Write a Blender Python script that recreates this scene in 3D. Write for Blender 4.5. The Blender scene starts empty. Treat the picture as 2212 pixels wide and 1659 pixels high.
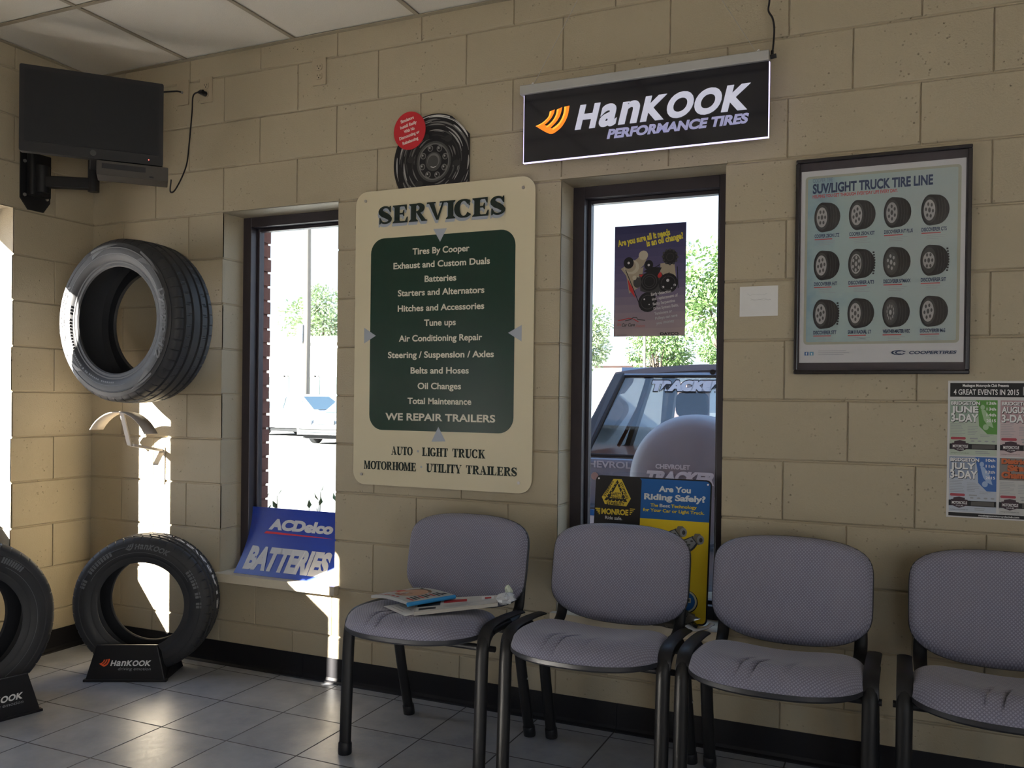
import bpy, math, random
from mathutils import Vector, Matrix
random.seed(7)
C = bpy.context.scene.collection
SC = bpy.context.scene
pi = math.pi

# ------------------------------------------------------------------ camera, sky, sun, exposure
def make_camera():
    yaw, pitch, roll = -.40918, -.00645, .0122
    f = Vector((math.cos(pitch)*math.sin(yaw), math.cos(pitch)*math.cos(yaw), math.sin(pitch)))
    r = Vector((math.cos(yaw), -math.sin(yaw), 0)); u = r.cross(f)
    r2 = r*math.cos(roll)+u*math.sin(roll); u2 = -r*math.sin(roll)+u*math.cos(roll)
    cam = bpy.data.cameras.new('camera'); o = bpy.data.objects.new('camera', cam); C.objects.link(o)
    M = Matrix((r2, u2, -f)).transposed().to_4x4(); M.translation = Vector((3.617, -3.00355, 1.19987))
    o.matrix_world = M
    cam.sensor_width = 36; cam.lens = 1863.02*36/2212
    cam.shift_x = -35.04/2212; cam.shift_y = 46.36/2212
    cam.clip_start = .02; cam.clip_end = 500
    SC.camera = o
make_camera()
SUN_DIR = Vector((.77, 1, -.54)).normalized()
sun = bpy.data.lights.new('sun', 'SUN'); sun.energy = 110; sun.angle = .0093; sun.color = (1, .93, .82)
so = bpy.data.objects.new('sun', sun); C.objects.link(so)
so.rotation_euler = SUN_DIR.to_track_quat('-Z', 'Y').to_euler(); so.location = (-20, -26, 14)
W = bpy.data.worlds.new('sky'); SC.world = W; W.use_nodes = True
wn = W.node_tree.nodes; wl = W.node_tree.links
bg = wn['Background']; bg.inputs['Strength'].default_value = 3.8
tc = wn.new('ShaderNodeTexCoord'); sx = wn.new('ShaderNodeSeparateXYZ'); rp = wn.new('ShaderNodeValToRGB')
wl.new(tc.outputs['Generated'], sx.inputs[0]); wl.new(sx.outputs['Z'], rp.inputs[0]); wl.new(rp.outputs[0], bg.inputs[0])
rp.color_ramp.elements[0].color = (.84, .92, 1.0, 1); rp.color_ramp.elements[1].color = (.42, .62, 1.0, 1); rp.color_ramp.elements[1].position = .8
vs = SC.view_settings; vs.view_transform = 'Standard'; vs.look = 'None'; vs.gamma = 1; vs.exposure = .2; vs.use_curve_mapping = False
SC.cycles.max_bounces = 10; SC.cycles.diffuse_bounces = 6; SC.cycles.transparent_max_bounces = 16
SC.cycles.sample_clamp_indirect = 6; SC.cycles.caustics_reflective = False; SC.cycles.caustics_refractive = False
SC.cycles.use_denoising = True

def portal(name, loc, rot, sx_, sy_):
    L = bpy.data.lights.new(name, 'AREA'); L.shape = 'RECTANGLE'; L.size = sx_; L.size_y = sy_; L.cycles.is_portal = True
    o = bpy.data.objects.new(name, L); C.objects.link(o); o.location = loc; o.rotation_euler = rot
RX, FY, CEIL, ZG = 6.4, -6.4, 2.73, -.2      # right wall, front wall, ceiling height, ground outside
H, ZO = .2032, -.0098
def zc(k): return (k+4)*H+ZO
WIN_Z0, WIN_Z1 = zc(-2), zc(6)
W1 = (.813, 1.436); W2 = (2.438, 3.048); W3 = (-1.016, -.4115); W4 = (-2.236, -1.626)
W5 = (-4.877, -3.86); WF = [(4.6, 5.8)]; WR = [(-5.2, -3.4)]
portal('daylight_portal', ((W1[0]+W1[1])/2, .33, 1.21), (-pi/2, 0, 0), .6, 1.6)
portal('daylight_portal', ((W2[0]+W2[1])/2, .33, 1.21), (-pi/2, 0, 0), .6, 1.6)
for a, b in WF: portal('daylight_portal', ((a+b)/2, FY-.02, 1.25), (pi/2, 0, 0), b-a, 2.1)
for a, b in WR: portal('daylight_portal', (RX+.02, (a+b)/2, 1.25), (0, pi/2, 0), 2.1, b-a)
portal('daylight_portal', (-.28, (W3[0]+W3[1])/2, 1.21), (0, -pi/2, 0), 1.6, .6)
portal('daylight_portal', (-.28, (W5[0]+W5[1])/2, 1.0), (0, -pi/2, 0), 1.6, 1.0)

# ------------------------------------------------------------------ materials
MATS = {}
def nodes_of(name):
    m = bpy.data.materials.new(name); m.use_nodes = True
    nt = m.node_tree; b = nt.nodes['Principled BSDF']
    return m, nt, b
def mat(name, col, rough=.6, metal=0, var=.06, nscale=30, bump=0, bscale=200, emit=None, estr=0, coat=0, spec=.5, trans=0):
    if name in MATS: return MATS[name]
    m, nt, b = nodes_of(name)
    b.inputs['Roughness'].default_value = rough; b.inputs['Metallic'].default_value = metal
    b.inputs['Specular IOR Level'].default_value = spec; b.inputs['Coat Weight'].default_value = coat
    t = nt.nodes.new('ShaderNodeTexCoord'); n = nt.nodes.new('ShaderNodeTexNoise'); n.inputs['Scale'].default_value = nscale; n.inputs['Detail'].default_value = 3
    nt.links.new(t.outputs['Object'], n.inputs['Vector'])
    mx = nt.nodes.new('ShaderNodeMix'); mx.data_type = 'RGBA'
    mx.inputs[6].default_value = tuple(max(0, c*(1-var)) for c in col)+(1,); mx.inputs[7].default_value = tuple(min(1, c*(1+var)) for c in col)+(1,)
    nt.links.new(n.outputs[0], mx.inputs[0]); nt.links.new(mx.outputs[2], b.inputs['Base Color'])
    if bump:
        n2 = nt.nodes.new('ShaderNodeTexNoise'); n2.inputs['Scale'].default_value = bscale; n2.inputs['Detail'].default_value = 4
        nt.links.new(t.outputs['Object'], n2.inputs['Vector'])
        bp = nt.nodes.new('ShaderNodeBump'); bp.inputs['Strength'].default_value = bump; bp.inputs['Distance'].default_value = .002
        nt.links.new(n2.outputs[0], bp.inputs['Height']); nt.links.new(bp.outputs[0], b.inputs['Normal'])
    if emit: b.inputs['Emission Color'].default_value = tuple(emit)+(1,); b.inputs['Emission Strength'].default_value = estr
    MATS[name] = m; return m
def M2(nt, op, a, b=None, c=None):
    n = nt.nodes.new('ShaderNodeMath'); n.operation = op
    for i, v in enumerate((a, b, c)):
        if v is None: continue
        if isinstance(v, (int, float)): n.inputs[i].default_value = v
        else: nt.links.new(v, n.inputs[i])
    return n.outputs[0]
def ramp(nt, f, p0, p1, c0=(0, 0, 0, 1), c1=(1, 1, 1, 1)):
    r = nt.nodes.new('ShaderNodeValToRGB'); e = r.color_ramp.elements
    e[0].position = p0; e[1].position = p1; e[0].color = c0; e[1].color = c1
    nt.links.new(f, r.inputs[0]); return r.outputs[0]
def mixc(nt, f, a, b):
    n = nt.nodes.new('ShaderNodeMix'); n.data_type = 'RGBA'
    nt.links.new(f, n.inputs[0]) if not isinstance(f, (int, float)) else setattr(n.inputs[0], 'default_value', f)
    for i, v in ((6, a), (7, b)):
        if isinstance(v, tuple): n.inputs[i].default_value = v if len(v) == 4 else v+(1,)
        else: nt.links.new(v, n.inputs[i])
    return n.outputs[2]
def noise(nt, vec, scale, detail=4, rough=.5):
    n = nt.nodes.new('ShaderNodeTexNoise'); n.inputs['Scale'].default_value = scale; n.inputs['Detail'].default_value = detail; n.inputs['Roughness'].default_value = rough
    nt.links.new(vec, n.inputs['Vector']); return n.outputs[0]
def objvec(nt): return nt.nodes.new('ShaderNodeTexCoord').outputs['Object']
def bumpn(nt, b, h, strength, dist):
    bp = nt.nodes.new('ShaderNodeBump'); bp.inputs['Strength'].default_value = strength; bp.inputs['Distance'].default_value = dist
    nt.links.new(h, bp.inputs['Height']); nt.links.new(bp.outputs[0], b.inputs['Normal'])

def wall_paint():
    m, nt, b = nodes_of('painted_block'); v = objvec(nt)
    big = noise(nt, v, 1.6, 3); fine = noise(nt, v, 160, 5, .65)
    vo = nt.nodes.new('ShaderNodeTexVoronoi'); vo.inputs['Scale'].default_value = 75; nt.links.new(v, vo.inputs['Vector'])
    patch = ramp(nt, noise(nt, v, 4.5, 2), .42, .62)                     # some blocks are more open-textured than others
    pit = M2(nt, 'MULTIPLY', ramp(nt, vo.outputs['Distance'], .0, .26, (1, 1, 1, 1), (0, 0, 0, 1)), ramp(nt, noise(nt, v, 38, 2), .5, .62))
    pit = M2(nt, 'MULTIPLY', pit, patch)
    col = mixc(nt, big, (.345, .295, .205), (.395, .34, .243))
    col = mixc(nt, M2(nt, 'MULTIPLY', pit, .6), col, (.12, .10, .07))
    nt.links.new(col, b.inputs['Base Color'])
    h = M2(nt, 'SUBTRACT', M2(nt, 'MULTIPLY', fine, .35), M2(nt, 'MULTIPLY', pit, 1.0))
    bumpn(nt, b, h, .8, .005)
    b.inputs['Roughness'].default_value = .48; b.inputs['Specular IOR Level'].default_value = .4
    return m
M_WALL = wall_paint()
def tile_floor():
    m, nt, b = nodes_of('slate_tile'); v = objvec(nt)
    s = nt.nodes.new('ShaderNodeSeparateXYZ'); nt.links.new(v, s.inputs[0])
    S = .3003
    u = M2(nt, 'DIVIDE', M2(nt, 'SUBTRACT', s.outputs[0], .87261), S); w = M2(nt, 'DIVIDE', M2(nt, 'ADD', s.outputs[1], .36725), S)
    def edge(t):
        fr = M2(nt, 'FRACT', t); return M2(nt, 'MINIMUM', fr, M2(nt, 'SUBTRACT', 1, fr))
    d = M2(nt, 'MINIMUM', edge(u), edge(w))
    grout = ramp(nt, d, .006, .0105, (1, 1, 1, 1), (0, 0, 0, 1))
    wnz = nt.nodes.new('ShaderNodeTexWhiteNoise'); wnz.noise_dimensions = '2D'
    cb = nt.nodes.new('ShaderNodeCombineXYZ'); nt.links.new(M2(nt, 'FLOOR', u), cb.inputs[0]); nt.links.new(M2(nt, 'FLOOR', w), cb.inputs[1]); nt.links.new(cb.outputs[0], wnz.inputs['Vector'])
    sc2 = nt.nodes.new('ShaderNodeVectorMath'); sc2.operation = 'SCALE'; sc2.inputs[3].default_value = 7; nt.links.new(wnz.outputs['Color'], sc2.inputs[0])
    ad = nt.nodes.new('ShaderNodeVectorMath'); nt.links.new(v, ad.inputs[0]); nt.links.new(sc2.outputs[0], ad.inputs[1])
    n1 = noise(nt, ad.outputs[0], 7, 5, .6); n2 = noise(nt, ad.outputs[0], 60, 5, .7)
    col = mixc(nt, ramp(nt, n1, .32, .68), (.22, .24, .285), (.37, .39, .43))
    col = mixc(nt, M2(nt, 'MULTIPLY', ramp(nt, n2, .45, .7), .35), col, (.42, .40, .38))
    col = mixc(nt, M2(nt, 'MULTIPLY', wnz.outputs['Value'], .22), col, (.18, .185, .21))
    col = mixc(nt, grout, col, (.035, .033, .032))
    nt.links.new(col, b.inputs['Base Color'])
    ro = M2(nt, 'ADD', M2(nt, 'MULTIPLY', n2, .22), .22); nt.links.new(M2(nt, 'ADD', ro, M2(nt, 'MULTIPLY', grout, .4)), b.inputs['Roughness'])
    h = M2(nt, 'SUBTRACT', M2(nt, 'ADD', M2(nt, 'MULTIPLY', n2, .25), M2(nt, 'MULTIPLY', n1, .5)), grout)
    bumpn(nt, b, h, .35, .003)
    return m
def ceiling_tile():
    m, nt, b = nodes_of('ceiling_board'); v = objvec(nt)
    n = noise(nt, v, 220, 3, .7); n2 = noise(nt, v, 2, 2)
    col = mixc(nt, n2, (.60, .57, .50), (.66, .63, .55)); col = mixc(nt, ramp(nt, n, .62, .75), col, (.42, .40, .35))
    nt.links.new(col, b.inputs['Base Color']); b.inputs['Roughness'].default_value = .95
    bumpn(nt, b, n, .5, .002); return m
def fabric():
    m, nt, b = nodes_of('grey_weave'); v = objvec(nt)
    s = nt.nodes.new('ShaderNodeSeparateXYZ'); nt.links.new(v, s.inputs[0])
    t = M2(nt, 'ADD', M2(nt, 'MULTIPLY', s.outputs[1], .8), s.outputs[2])
    k = 2*pi/.0125
    p = M2(nt, 'SINE', M2(nt, 'MULTIPLY', M2(nt, 'ADD', M2(nt, 'MULTIPLY', s.outputs[0], 1.25), t), k)); q = M2(nt, 'SINE', M2(nt, 'MULTIPLY', M2(nt, 'SUBTRACT', M2(nt, 'MULTIPLY', s.outputs[0], 1.25), t), k))
    d = M2(nt, 'MAXIMUM', p, q); d = ramp(nt, M2(nt, 'ADD', M2(nt, 'MULTIPLY', d, .5), .5), .35, 1.0)
    fuzz = noise(nt, v, 900, 2)
    wear = ramp(nt, noise(nt, v, 5, 3), .35, .65)
    col = mixc(nt, d, (.30, .298, .385), (.155, .152, .21)); col = mixc(nt, M2(nt, 'MULTIPLY', wear, .3), col, (.235, .225, .27))
    col = mixc(nt, M2(nt, 'MULTIPLY', fuzz, .25), col, (.12, .115, .14))
    nt.links.new(col, b.inputs['Base Color']); b.inputs['Roughness'].default_value = .85; b.inputs['Sheen Weight'].default_value = .25; b.inputs['Sheen Roughness'].default_value = .4
    bumpn(nt, b, M2(nt, 'SUBTRACT', M2(nt, 'MULTIPLY', fuzz, .3), d), .5, .0012); return m
def rubber():
    m, nt, b = nodes_of('tyre_rubber'); v = objvec(nt)
    n = noise(nt, v, 12, 4); n2 = noise(nt, v, 400, 2)
    nt.links.new(mixc(nt, n, (.020, .021, .024), (.034, .035, .039)), b.inputs['Base Color'])
    b.inputs['Roughness'].default_value = .55; b.inputs['Specular IOR Level'].default_value = .38
    bumpn(nt, b, n2, .12, .001); return m
def brick_mat():
    m, nt, b = nodes_of('red_brick'); v = objvec(nt)
    n = noise(nt, v, 25, 5, .7); nt.links.new(mixc(nt, n, (.19, .075, .055), (.32, .14, .10)), b.inputs['Base Color'])
    b.inputs['Roughness'].default_value = .9; bumpn(nt, b, n, .8, .004); return m
def glass_mat(name='window_glass', tint=(1, 1, 1), f=1.0):
    m = bpy.data.materials.new(name); m.use_nodes = True; nt = m.node_tree
    for n in list(nt.nodes):
        if n.type != 'OUTPUT_MATERIAL': nt.nodes.remove(n)
    out = [n for n in nt.nodes if n.type == 'OUTPUT_MATERIAL'][0]
    tr = nt.nodes.new('ShaderNodeBsdfTransparent'); tr.inputs[0].default_value = tint+(1,)
    gl = nt.nodes.new('ShaderNodeBsdfGlossy'); gl.inputs['Roughness'].default_value = .02
    fr = nt.nodes.new('ShaderNodeLayerWeight'); fr.inputs[0].default_value = .5
    k = M2(nt, 'ADD', M2(nt, 'MULTIPLY', M2(nt, 'POWER', fr.outputs['Facing'], 5), .9), .045)      # reflects more at grazing angles
    mx = nt.nodes.new('ShaderNodeMixShader'); nt.links.new(M2(nt, 'MULTIPLY', k, f), mx.inputs[0])
    nt.links.new(tr.outputs[0], mx.inputs[1]); nt.links.new(gl.outputs[0], mx.inputs[2]); nt.links.new(mx.outputs[0], out.inputs[0])
    return m
def leaf_mat(name, a, b_):
    m, nt, b = nodes_of(name); oi = objvec(nt)
    nt.links.new(mixc(nt, ramp(nt, noise(nt, oi, 3, 3), .3, .7), a, b_), b.inputs['Base Color']); b.inputs['Roughness'].default_value = .6
    return m
M_FLOOR = tile_floor(); M_CEIL = ceiling_tile(); M_FAB = fabric(); M_RUB = rubber(); M_BRICK = brick_mat(); M_GLASS = glass_mat(); M_TINTED = glass_mat('tinted_window_glass', (.63, .66, .67))  # tint added to dim the bright outdoors through the back windows
M_GRID = mat('ceiling_grid_metal', (.30, .26, .19), .5)
M_BASE = mat('black_vinyl', (.008, .008, .010), .5, bump=.15, bscale=30, spec=.25)
M_BRONZE = mat('dark_bronze_aluminium', (.045, .038, .045), .38, .3)
M_SILL = mat('cream_painted_board', (.60, .53, .40), .45, bump=.1, bscale=60)
M_BLK = mat('black_metal', (.010, .010, .011), .48, spec=.28)
M_BLKP = mat('black_plastic', (.012, .012, .014), .45, spec=.3)
M_SHELL = mat('charcoal_plastic', (.022, .023, .028), .45, bump=.2, bscale=500)
M_WHITE = mat('white_plastic', (.75, .75, .76), .4)
M_STEEL = mat('bare_steel', (.45, .43, .42), .35, .8)
M_ALU = mat('grey_aluminium', (.42, .42, .41), .45, .3)
M_PLATE = mat('painted_wall_plate', (.36, .30, .21), .4)
M_DARKHOLE = mat('dark_slot', (.01, .01, .01), .6)

# ------------------------------------------------------------------ mesh building
class MB:
    def __init__(s): s.v = []; s.f = []; s.m = []; s.sm = []
    def add(s, vs, fs, mi=0, smooth=False):
        o = len(s.v); s.v += [tuple(p) for p in vs]
        for f in fs: s.f.append(tuple(i+o for i in f)); s.m.append(mi); s.sm.append(smooth)
    def box(s, a, b, mi=0, rot=None, pivot=None):
        (x0, y0, z0), (x1, y1, z1) = a, b
        vs = [(x0, y0, z0), (x1, y0, z0), (x1, y1, z0), (x0, y1, z0), (x0, y0, z1), (x1, y0, z1), (x1, y1, z1), (x0, y1, z1)]
        if rot is not None: vs = [rot @ Vector(p) for p in vs]
        s.add(vs, [(0, 3, 2, 1), (4, 5, 6, 7), (0, 1, 5, 4), (1, 2, 6, 5), (2, 3, 7, 6), (3, 0, 4, 7)], mi)
    def rbox(s, a, b, r, mi=0, seg=3, axis='y'):          # box with corners rounded about one axis
        (x0, y0, z0), (x1, y1, z1) = a, b
        def rr(u0, v0, u1, v1):
            o = []
            for cx, cy, a0 in ((u1-r, v1-r, 0), (u0+r, v1-r, pi/2), (u0+r, v0+r, pi), (u1-r, v0+r, 1.5*pi)):
                for k in range(seg+1): o.append((cx+r*math.cos(a0+k*pi/2/seg), cy+r*math.sin(a0+k*pi/2/seg)))
            return o
        if axis == 'y': s.prism([(u, v) for u, v in rr(x0, z0, x1, z1)], lambda u, v, w: (u, w, v), y1, y0, mi)
        elif axis == 'z': s.prism(rr(x0, y0, x1, y1), lambda u, v, w: (u, v, w), z0, z1, mi)
        else: s.prism(rr(y0, z0, y1, z1), lambda u, v, w: (w, u, v), x0, x1, mi)
    def prism(s, poly, fn, w0, w1, mi=0, smooth=False):
        n = len(poly)
        vs = [fn(u, v, w0) for u, v in poly]+[fn(u, v, w1) for u, v in poly]
        s.add(vs, [tuple(range(n-1, -1, -1)), tuple(range(n, 2*n))], mi)
        s.add(vs, [(i, (i+1) % n, n+(i+1) % n, n+i) for i in range(n)], mi, smooth)
    def tube(s, pts, r, seg=8, mi=0, cap=True, ry=None, up=None):
        pts = [Vector(p) for p in pts]; n = len(pts); rings = []
        prev = None
        for i, p in enumerate(pts):
            t = (pts[min(i+1, n-1)]-pts[max(i-1, 0)]).normalized()
            if up is not None: a = Vector(up)
            elif prev is None: a = Vector((0, 0, 1)) if abs(t.z) < .9 else Vector((1, 0, 0))
            else: a = prev
            x = (a-t*a.dot(t)).normalized(); y = t.cross(x); prev = x
            rr = r[i] if isinstance(r, (list, tuple)) else r
            rings.append([p+x*rr*math.cos(2*pi*k/seg)+y*(ry or rr)*math.sin(2*pi*k/seg) for k in range(seg)])
        vs = [q for R in rings for q in R]
        fs = [(i*seg+k, i*seg+(k+1) % seg, (i+1)*seg+(k+1) % seg, (i+1)*seg+k) for i in range(n-1) for k in range(seg)]
        s.add(vs, fs, mi, True)
        if cap: s.add(rings[0], [tuple(range(seg-1, -1, -1))], mi); s.add(rings[-1], [tuple(range(seg))], mi)
    def cyl(s, a, b, r, seg=16, mi=0): s.tube([a, b], r, seg, mi)
    def lathe(s, prof, fn, seg=48, mi=0, closed=False, smooth=True):
        # prof: (r, t); fn(x, z, t) maps to space
        n = len(prof); vs = []
        for j in range(seg):
            th = 2*pi*j/seg
            for i, (r, t) in enumerate(prof): vs.append(fn(r*math.cos(th), r*math.sin(th), t))
        fs = []
        for j in range(seg):
            k = (j+1) % seg
            for i in range(n if closed else n-1):
                i2 = (i+1) % n
                fs.append((j*n+i, k*n+i, k*n+i2, j*n+i2))
        s.add(vs, fs, mi, smooth)
    def build(s, name, mats, parent=None, loc=None, rotz=0, angle=40):
        me = bpy.data.meshes.new(name); me.from_pydata(s.v, [], s.f)
        for m in (mats if isinstance(mats, (list, tuple)) else [mats]): me.materials.append(m)
        me.polygons.foreach_set('material_index', s.m); me.polygons.foreach_set('use_smooth', s.sm)
        me.update()
        if any(s.sm): me.set_sharp_from_angle(angle=math.radians(angle))
        o = bpy.data.objects.new(name, me); C.objects.link(o)
        if parent is not None: o.parent = parent
        if loc is not None: o.location = loc
        o.rotation_euler = (0, 0, rotz)
        return o
def bevel(o, w, seg=2):
    m = o.modifiers.new('edge', 'BEVEL'); m.width = w; m.segments = seg; m.limit_method = 'ANGLE'; m.angle_limit = math.radians(50)
    return o
def thing(name, label, cat, loc=(0, 0, 0), rotz=0, group=None):
    o = bpy.data.objects.new(name, None); C.objects.link(o); o.empty_display_size = .1
    o.location = loc; o.rotation_euler = (0, 0, rotz); o['label'] = label; o['category'] = cat
    if group: o['group'] = group
    return o
def tag(o, label, cat, group=None):
    o['label'] = label; o['category'] = cat
    if group: o['group'] = group
    return o
def struct(o): o['kind'] = 'structure'; return o
def children_of(o): return [c for c in bpy.data.objects if c.parent == o]
def copy_tree(o, parent=None):
    kids = children_of(o)
    c = o.copy(); C.objects.link(c); c.parent = parent
    for k in kids: copy_tree(k, c)
    return c

# ------------------------------------------------------------------ flat printing (posters, signs, lettering)
_TXT = {}
def text_mesh(st, bold):
    key = (st, bold)
    if key in _TXT: return _TXT[key]
    cu = bpy.data.curves.new('t', 'FONT'); cu.body = st; cu.size = 1; cu.resolution_u = 5; cu.offset = bold*1.35; cu.fill_mode = 'FRONT'
    o = bpy.data.objects.new('t', cu); me = o.to_mesh()
    vs = [(p.co.x, p.co.y) for p in me.vertices]; fs = [tuple(p.vertices) for p in me.polygons]
    o.to_mesh_clear(); bpy.data.objects.remove(o); bpy.data.curves.remove(cu)
    _TXT[key] = (vs, fs); return vs, fs
def arc(cx, cy, rx, ry, a0, a1, n): return [(cx+rx*math.cos(a0+(a1-a0)*i/n), cy+ry*math.sin(a0+(a1-a0)*i/n)) for i in range(n+1)]
class Print:
    def __init__(s, eps=.0003): s.mb = MB(); s.layer = 0; s.mats = []; s.eps = eps; s.k = 0
    def mi(s, m):
        if m not in s.mats: s.mats.append(m)
        return s.mats.index(m)
    def up(s): s.layer += 1
    def raw(s, vs, fs, m, smooth=False):
        s.k += 1; w = s.layer*s.eps+s.k*5e-6            # later ink lies on top
        s.mb.add([(u, v, w) for u, v in vs], fs, s.mi(m))
    def poly(s, pts, m): s.raw(pts, [tuple(range(len(pts)))], m)
    def rect(s, u0, v0, u1, v1, m): s.poly([(u0, v0), (u1, v0), (u1, v1), (u0, v1)], m)
    def rrect(s, u0, v0, u1, v1, r, m, seg=6):
        o = []
        for cx, cy, a0 in ((u1-r, v1-r, 0), (u0+r, v1-r, pi/2), (u0+r, v0+r, pi), (u1-r, v0+r, 1.5*pi)): o += arc(cx, cy, r, r, a0, a0+pi/2, seg)
        s.poly(o, m)
    def grid(s, u0, v0, u1, v1, m, n):
        vs = [(u0+(u1-u0)*i, v0+(v1-v0)*j/n) for j in range(n+1) for i in (0, 1)]
        s.raw(vs, [(2*j, 2*j+1, 2*j+3, 2*j+2) for j in range(n)], m)
    def ell(s, cx, cy, rx, ry, m, n=28): s.poly(arc(cx, cy, rx, ry, 0, 2*pi, n)[:-1], m)
    def ring(s, cx, cy, rx, ry, k, m, n=36, a0=0, a1=2*pi):
        o = arc(cx, cy, rx, ry, a0, a1, n); i_ = arc(cx, cy, rx*k, ry*k, a0, a1, n)
        s.raw(o+i_, [(i, i+1, n+2+i, n+1+i) for i in range(n)], m)
    def stroke(s, pts, wd, m):
        n = len(pts); L = []; R = []
        for i, (x, y) in enumerate(pts):
            x0, y0 = pts[max(i-1, 0)]; x1, y1 = pts[min(i+1, n-1)]
            dx, dy = x1-x0, y1-y0; l = math.hypot(dx, dy) or 1
            w = (wd[i] if isinstance(wd, (list, tuple)) else wd)/2
            L.append((x-dy/l*w, y+dx/l*w)); R.append((x+dy/l*w, y-dx/l*w))
        s.raw(L+R, [(n+i, n+i+1, i+1, i) for i in range(n-1)], m)
    def text(s, st, u, v, h, m, w=None, align='l', bold=0.0, shear=0, rot=0, sx=1.0):
        # h = cap height; v = baseline
        vs, fs = text_mesh(st, bold)
        if not vs: return 0
        k = h/.729
        xs = [p[0] for p in vs]; x0, x1 = min(xs), max(xs)
        sxx = k*sx if w is None else w/(x1-x0)
        wd = (x1-x0)*sxx
        off = {'l': 0, 'c': -wd/2, 'r': -wd}[align]
        cr, sr = math.cos(rot), math.sin(rot)
        out = []
        for x, y in vs:
            X = (x-x0)*sxx+off+y*k*shear; Y = y*k
            out.append((u+X*cr-Y*sr, v+X*sr+Y*cr))
        s.raw(out, fs, m); return wd
    def lines(s, u, v, w, n, dv, m, th=.0012, align='l'):   # rows of type too small to read
        for i in range(n):
            ww = w*random.uniform(.55, 1); x = u if align == 'l' else u-ww/2
            s.rect(x, v-i*dv, x+ww, v-i*dv+th, m)
    def build(s, name, fn, parent=None, thick=None):
        mb = MB(); mb.v = [fn(*p) for p in s.mb.v]; mb.f = s.mb.f; mb.m = s.mb.m; mb.sm = s.mb.sm
        return mb.build(name, s.mats, parent)
def on_wall(x, y, z): return lambda u, v, w: (x+u, y-w, z+v)     # u right, v up, printed side faces -y

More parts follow.
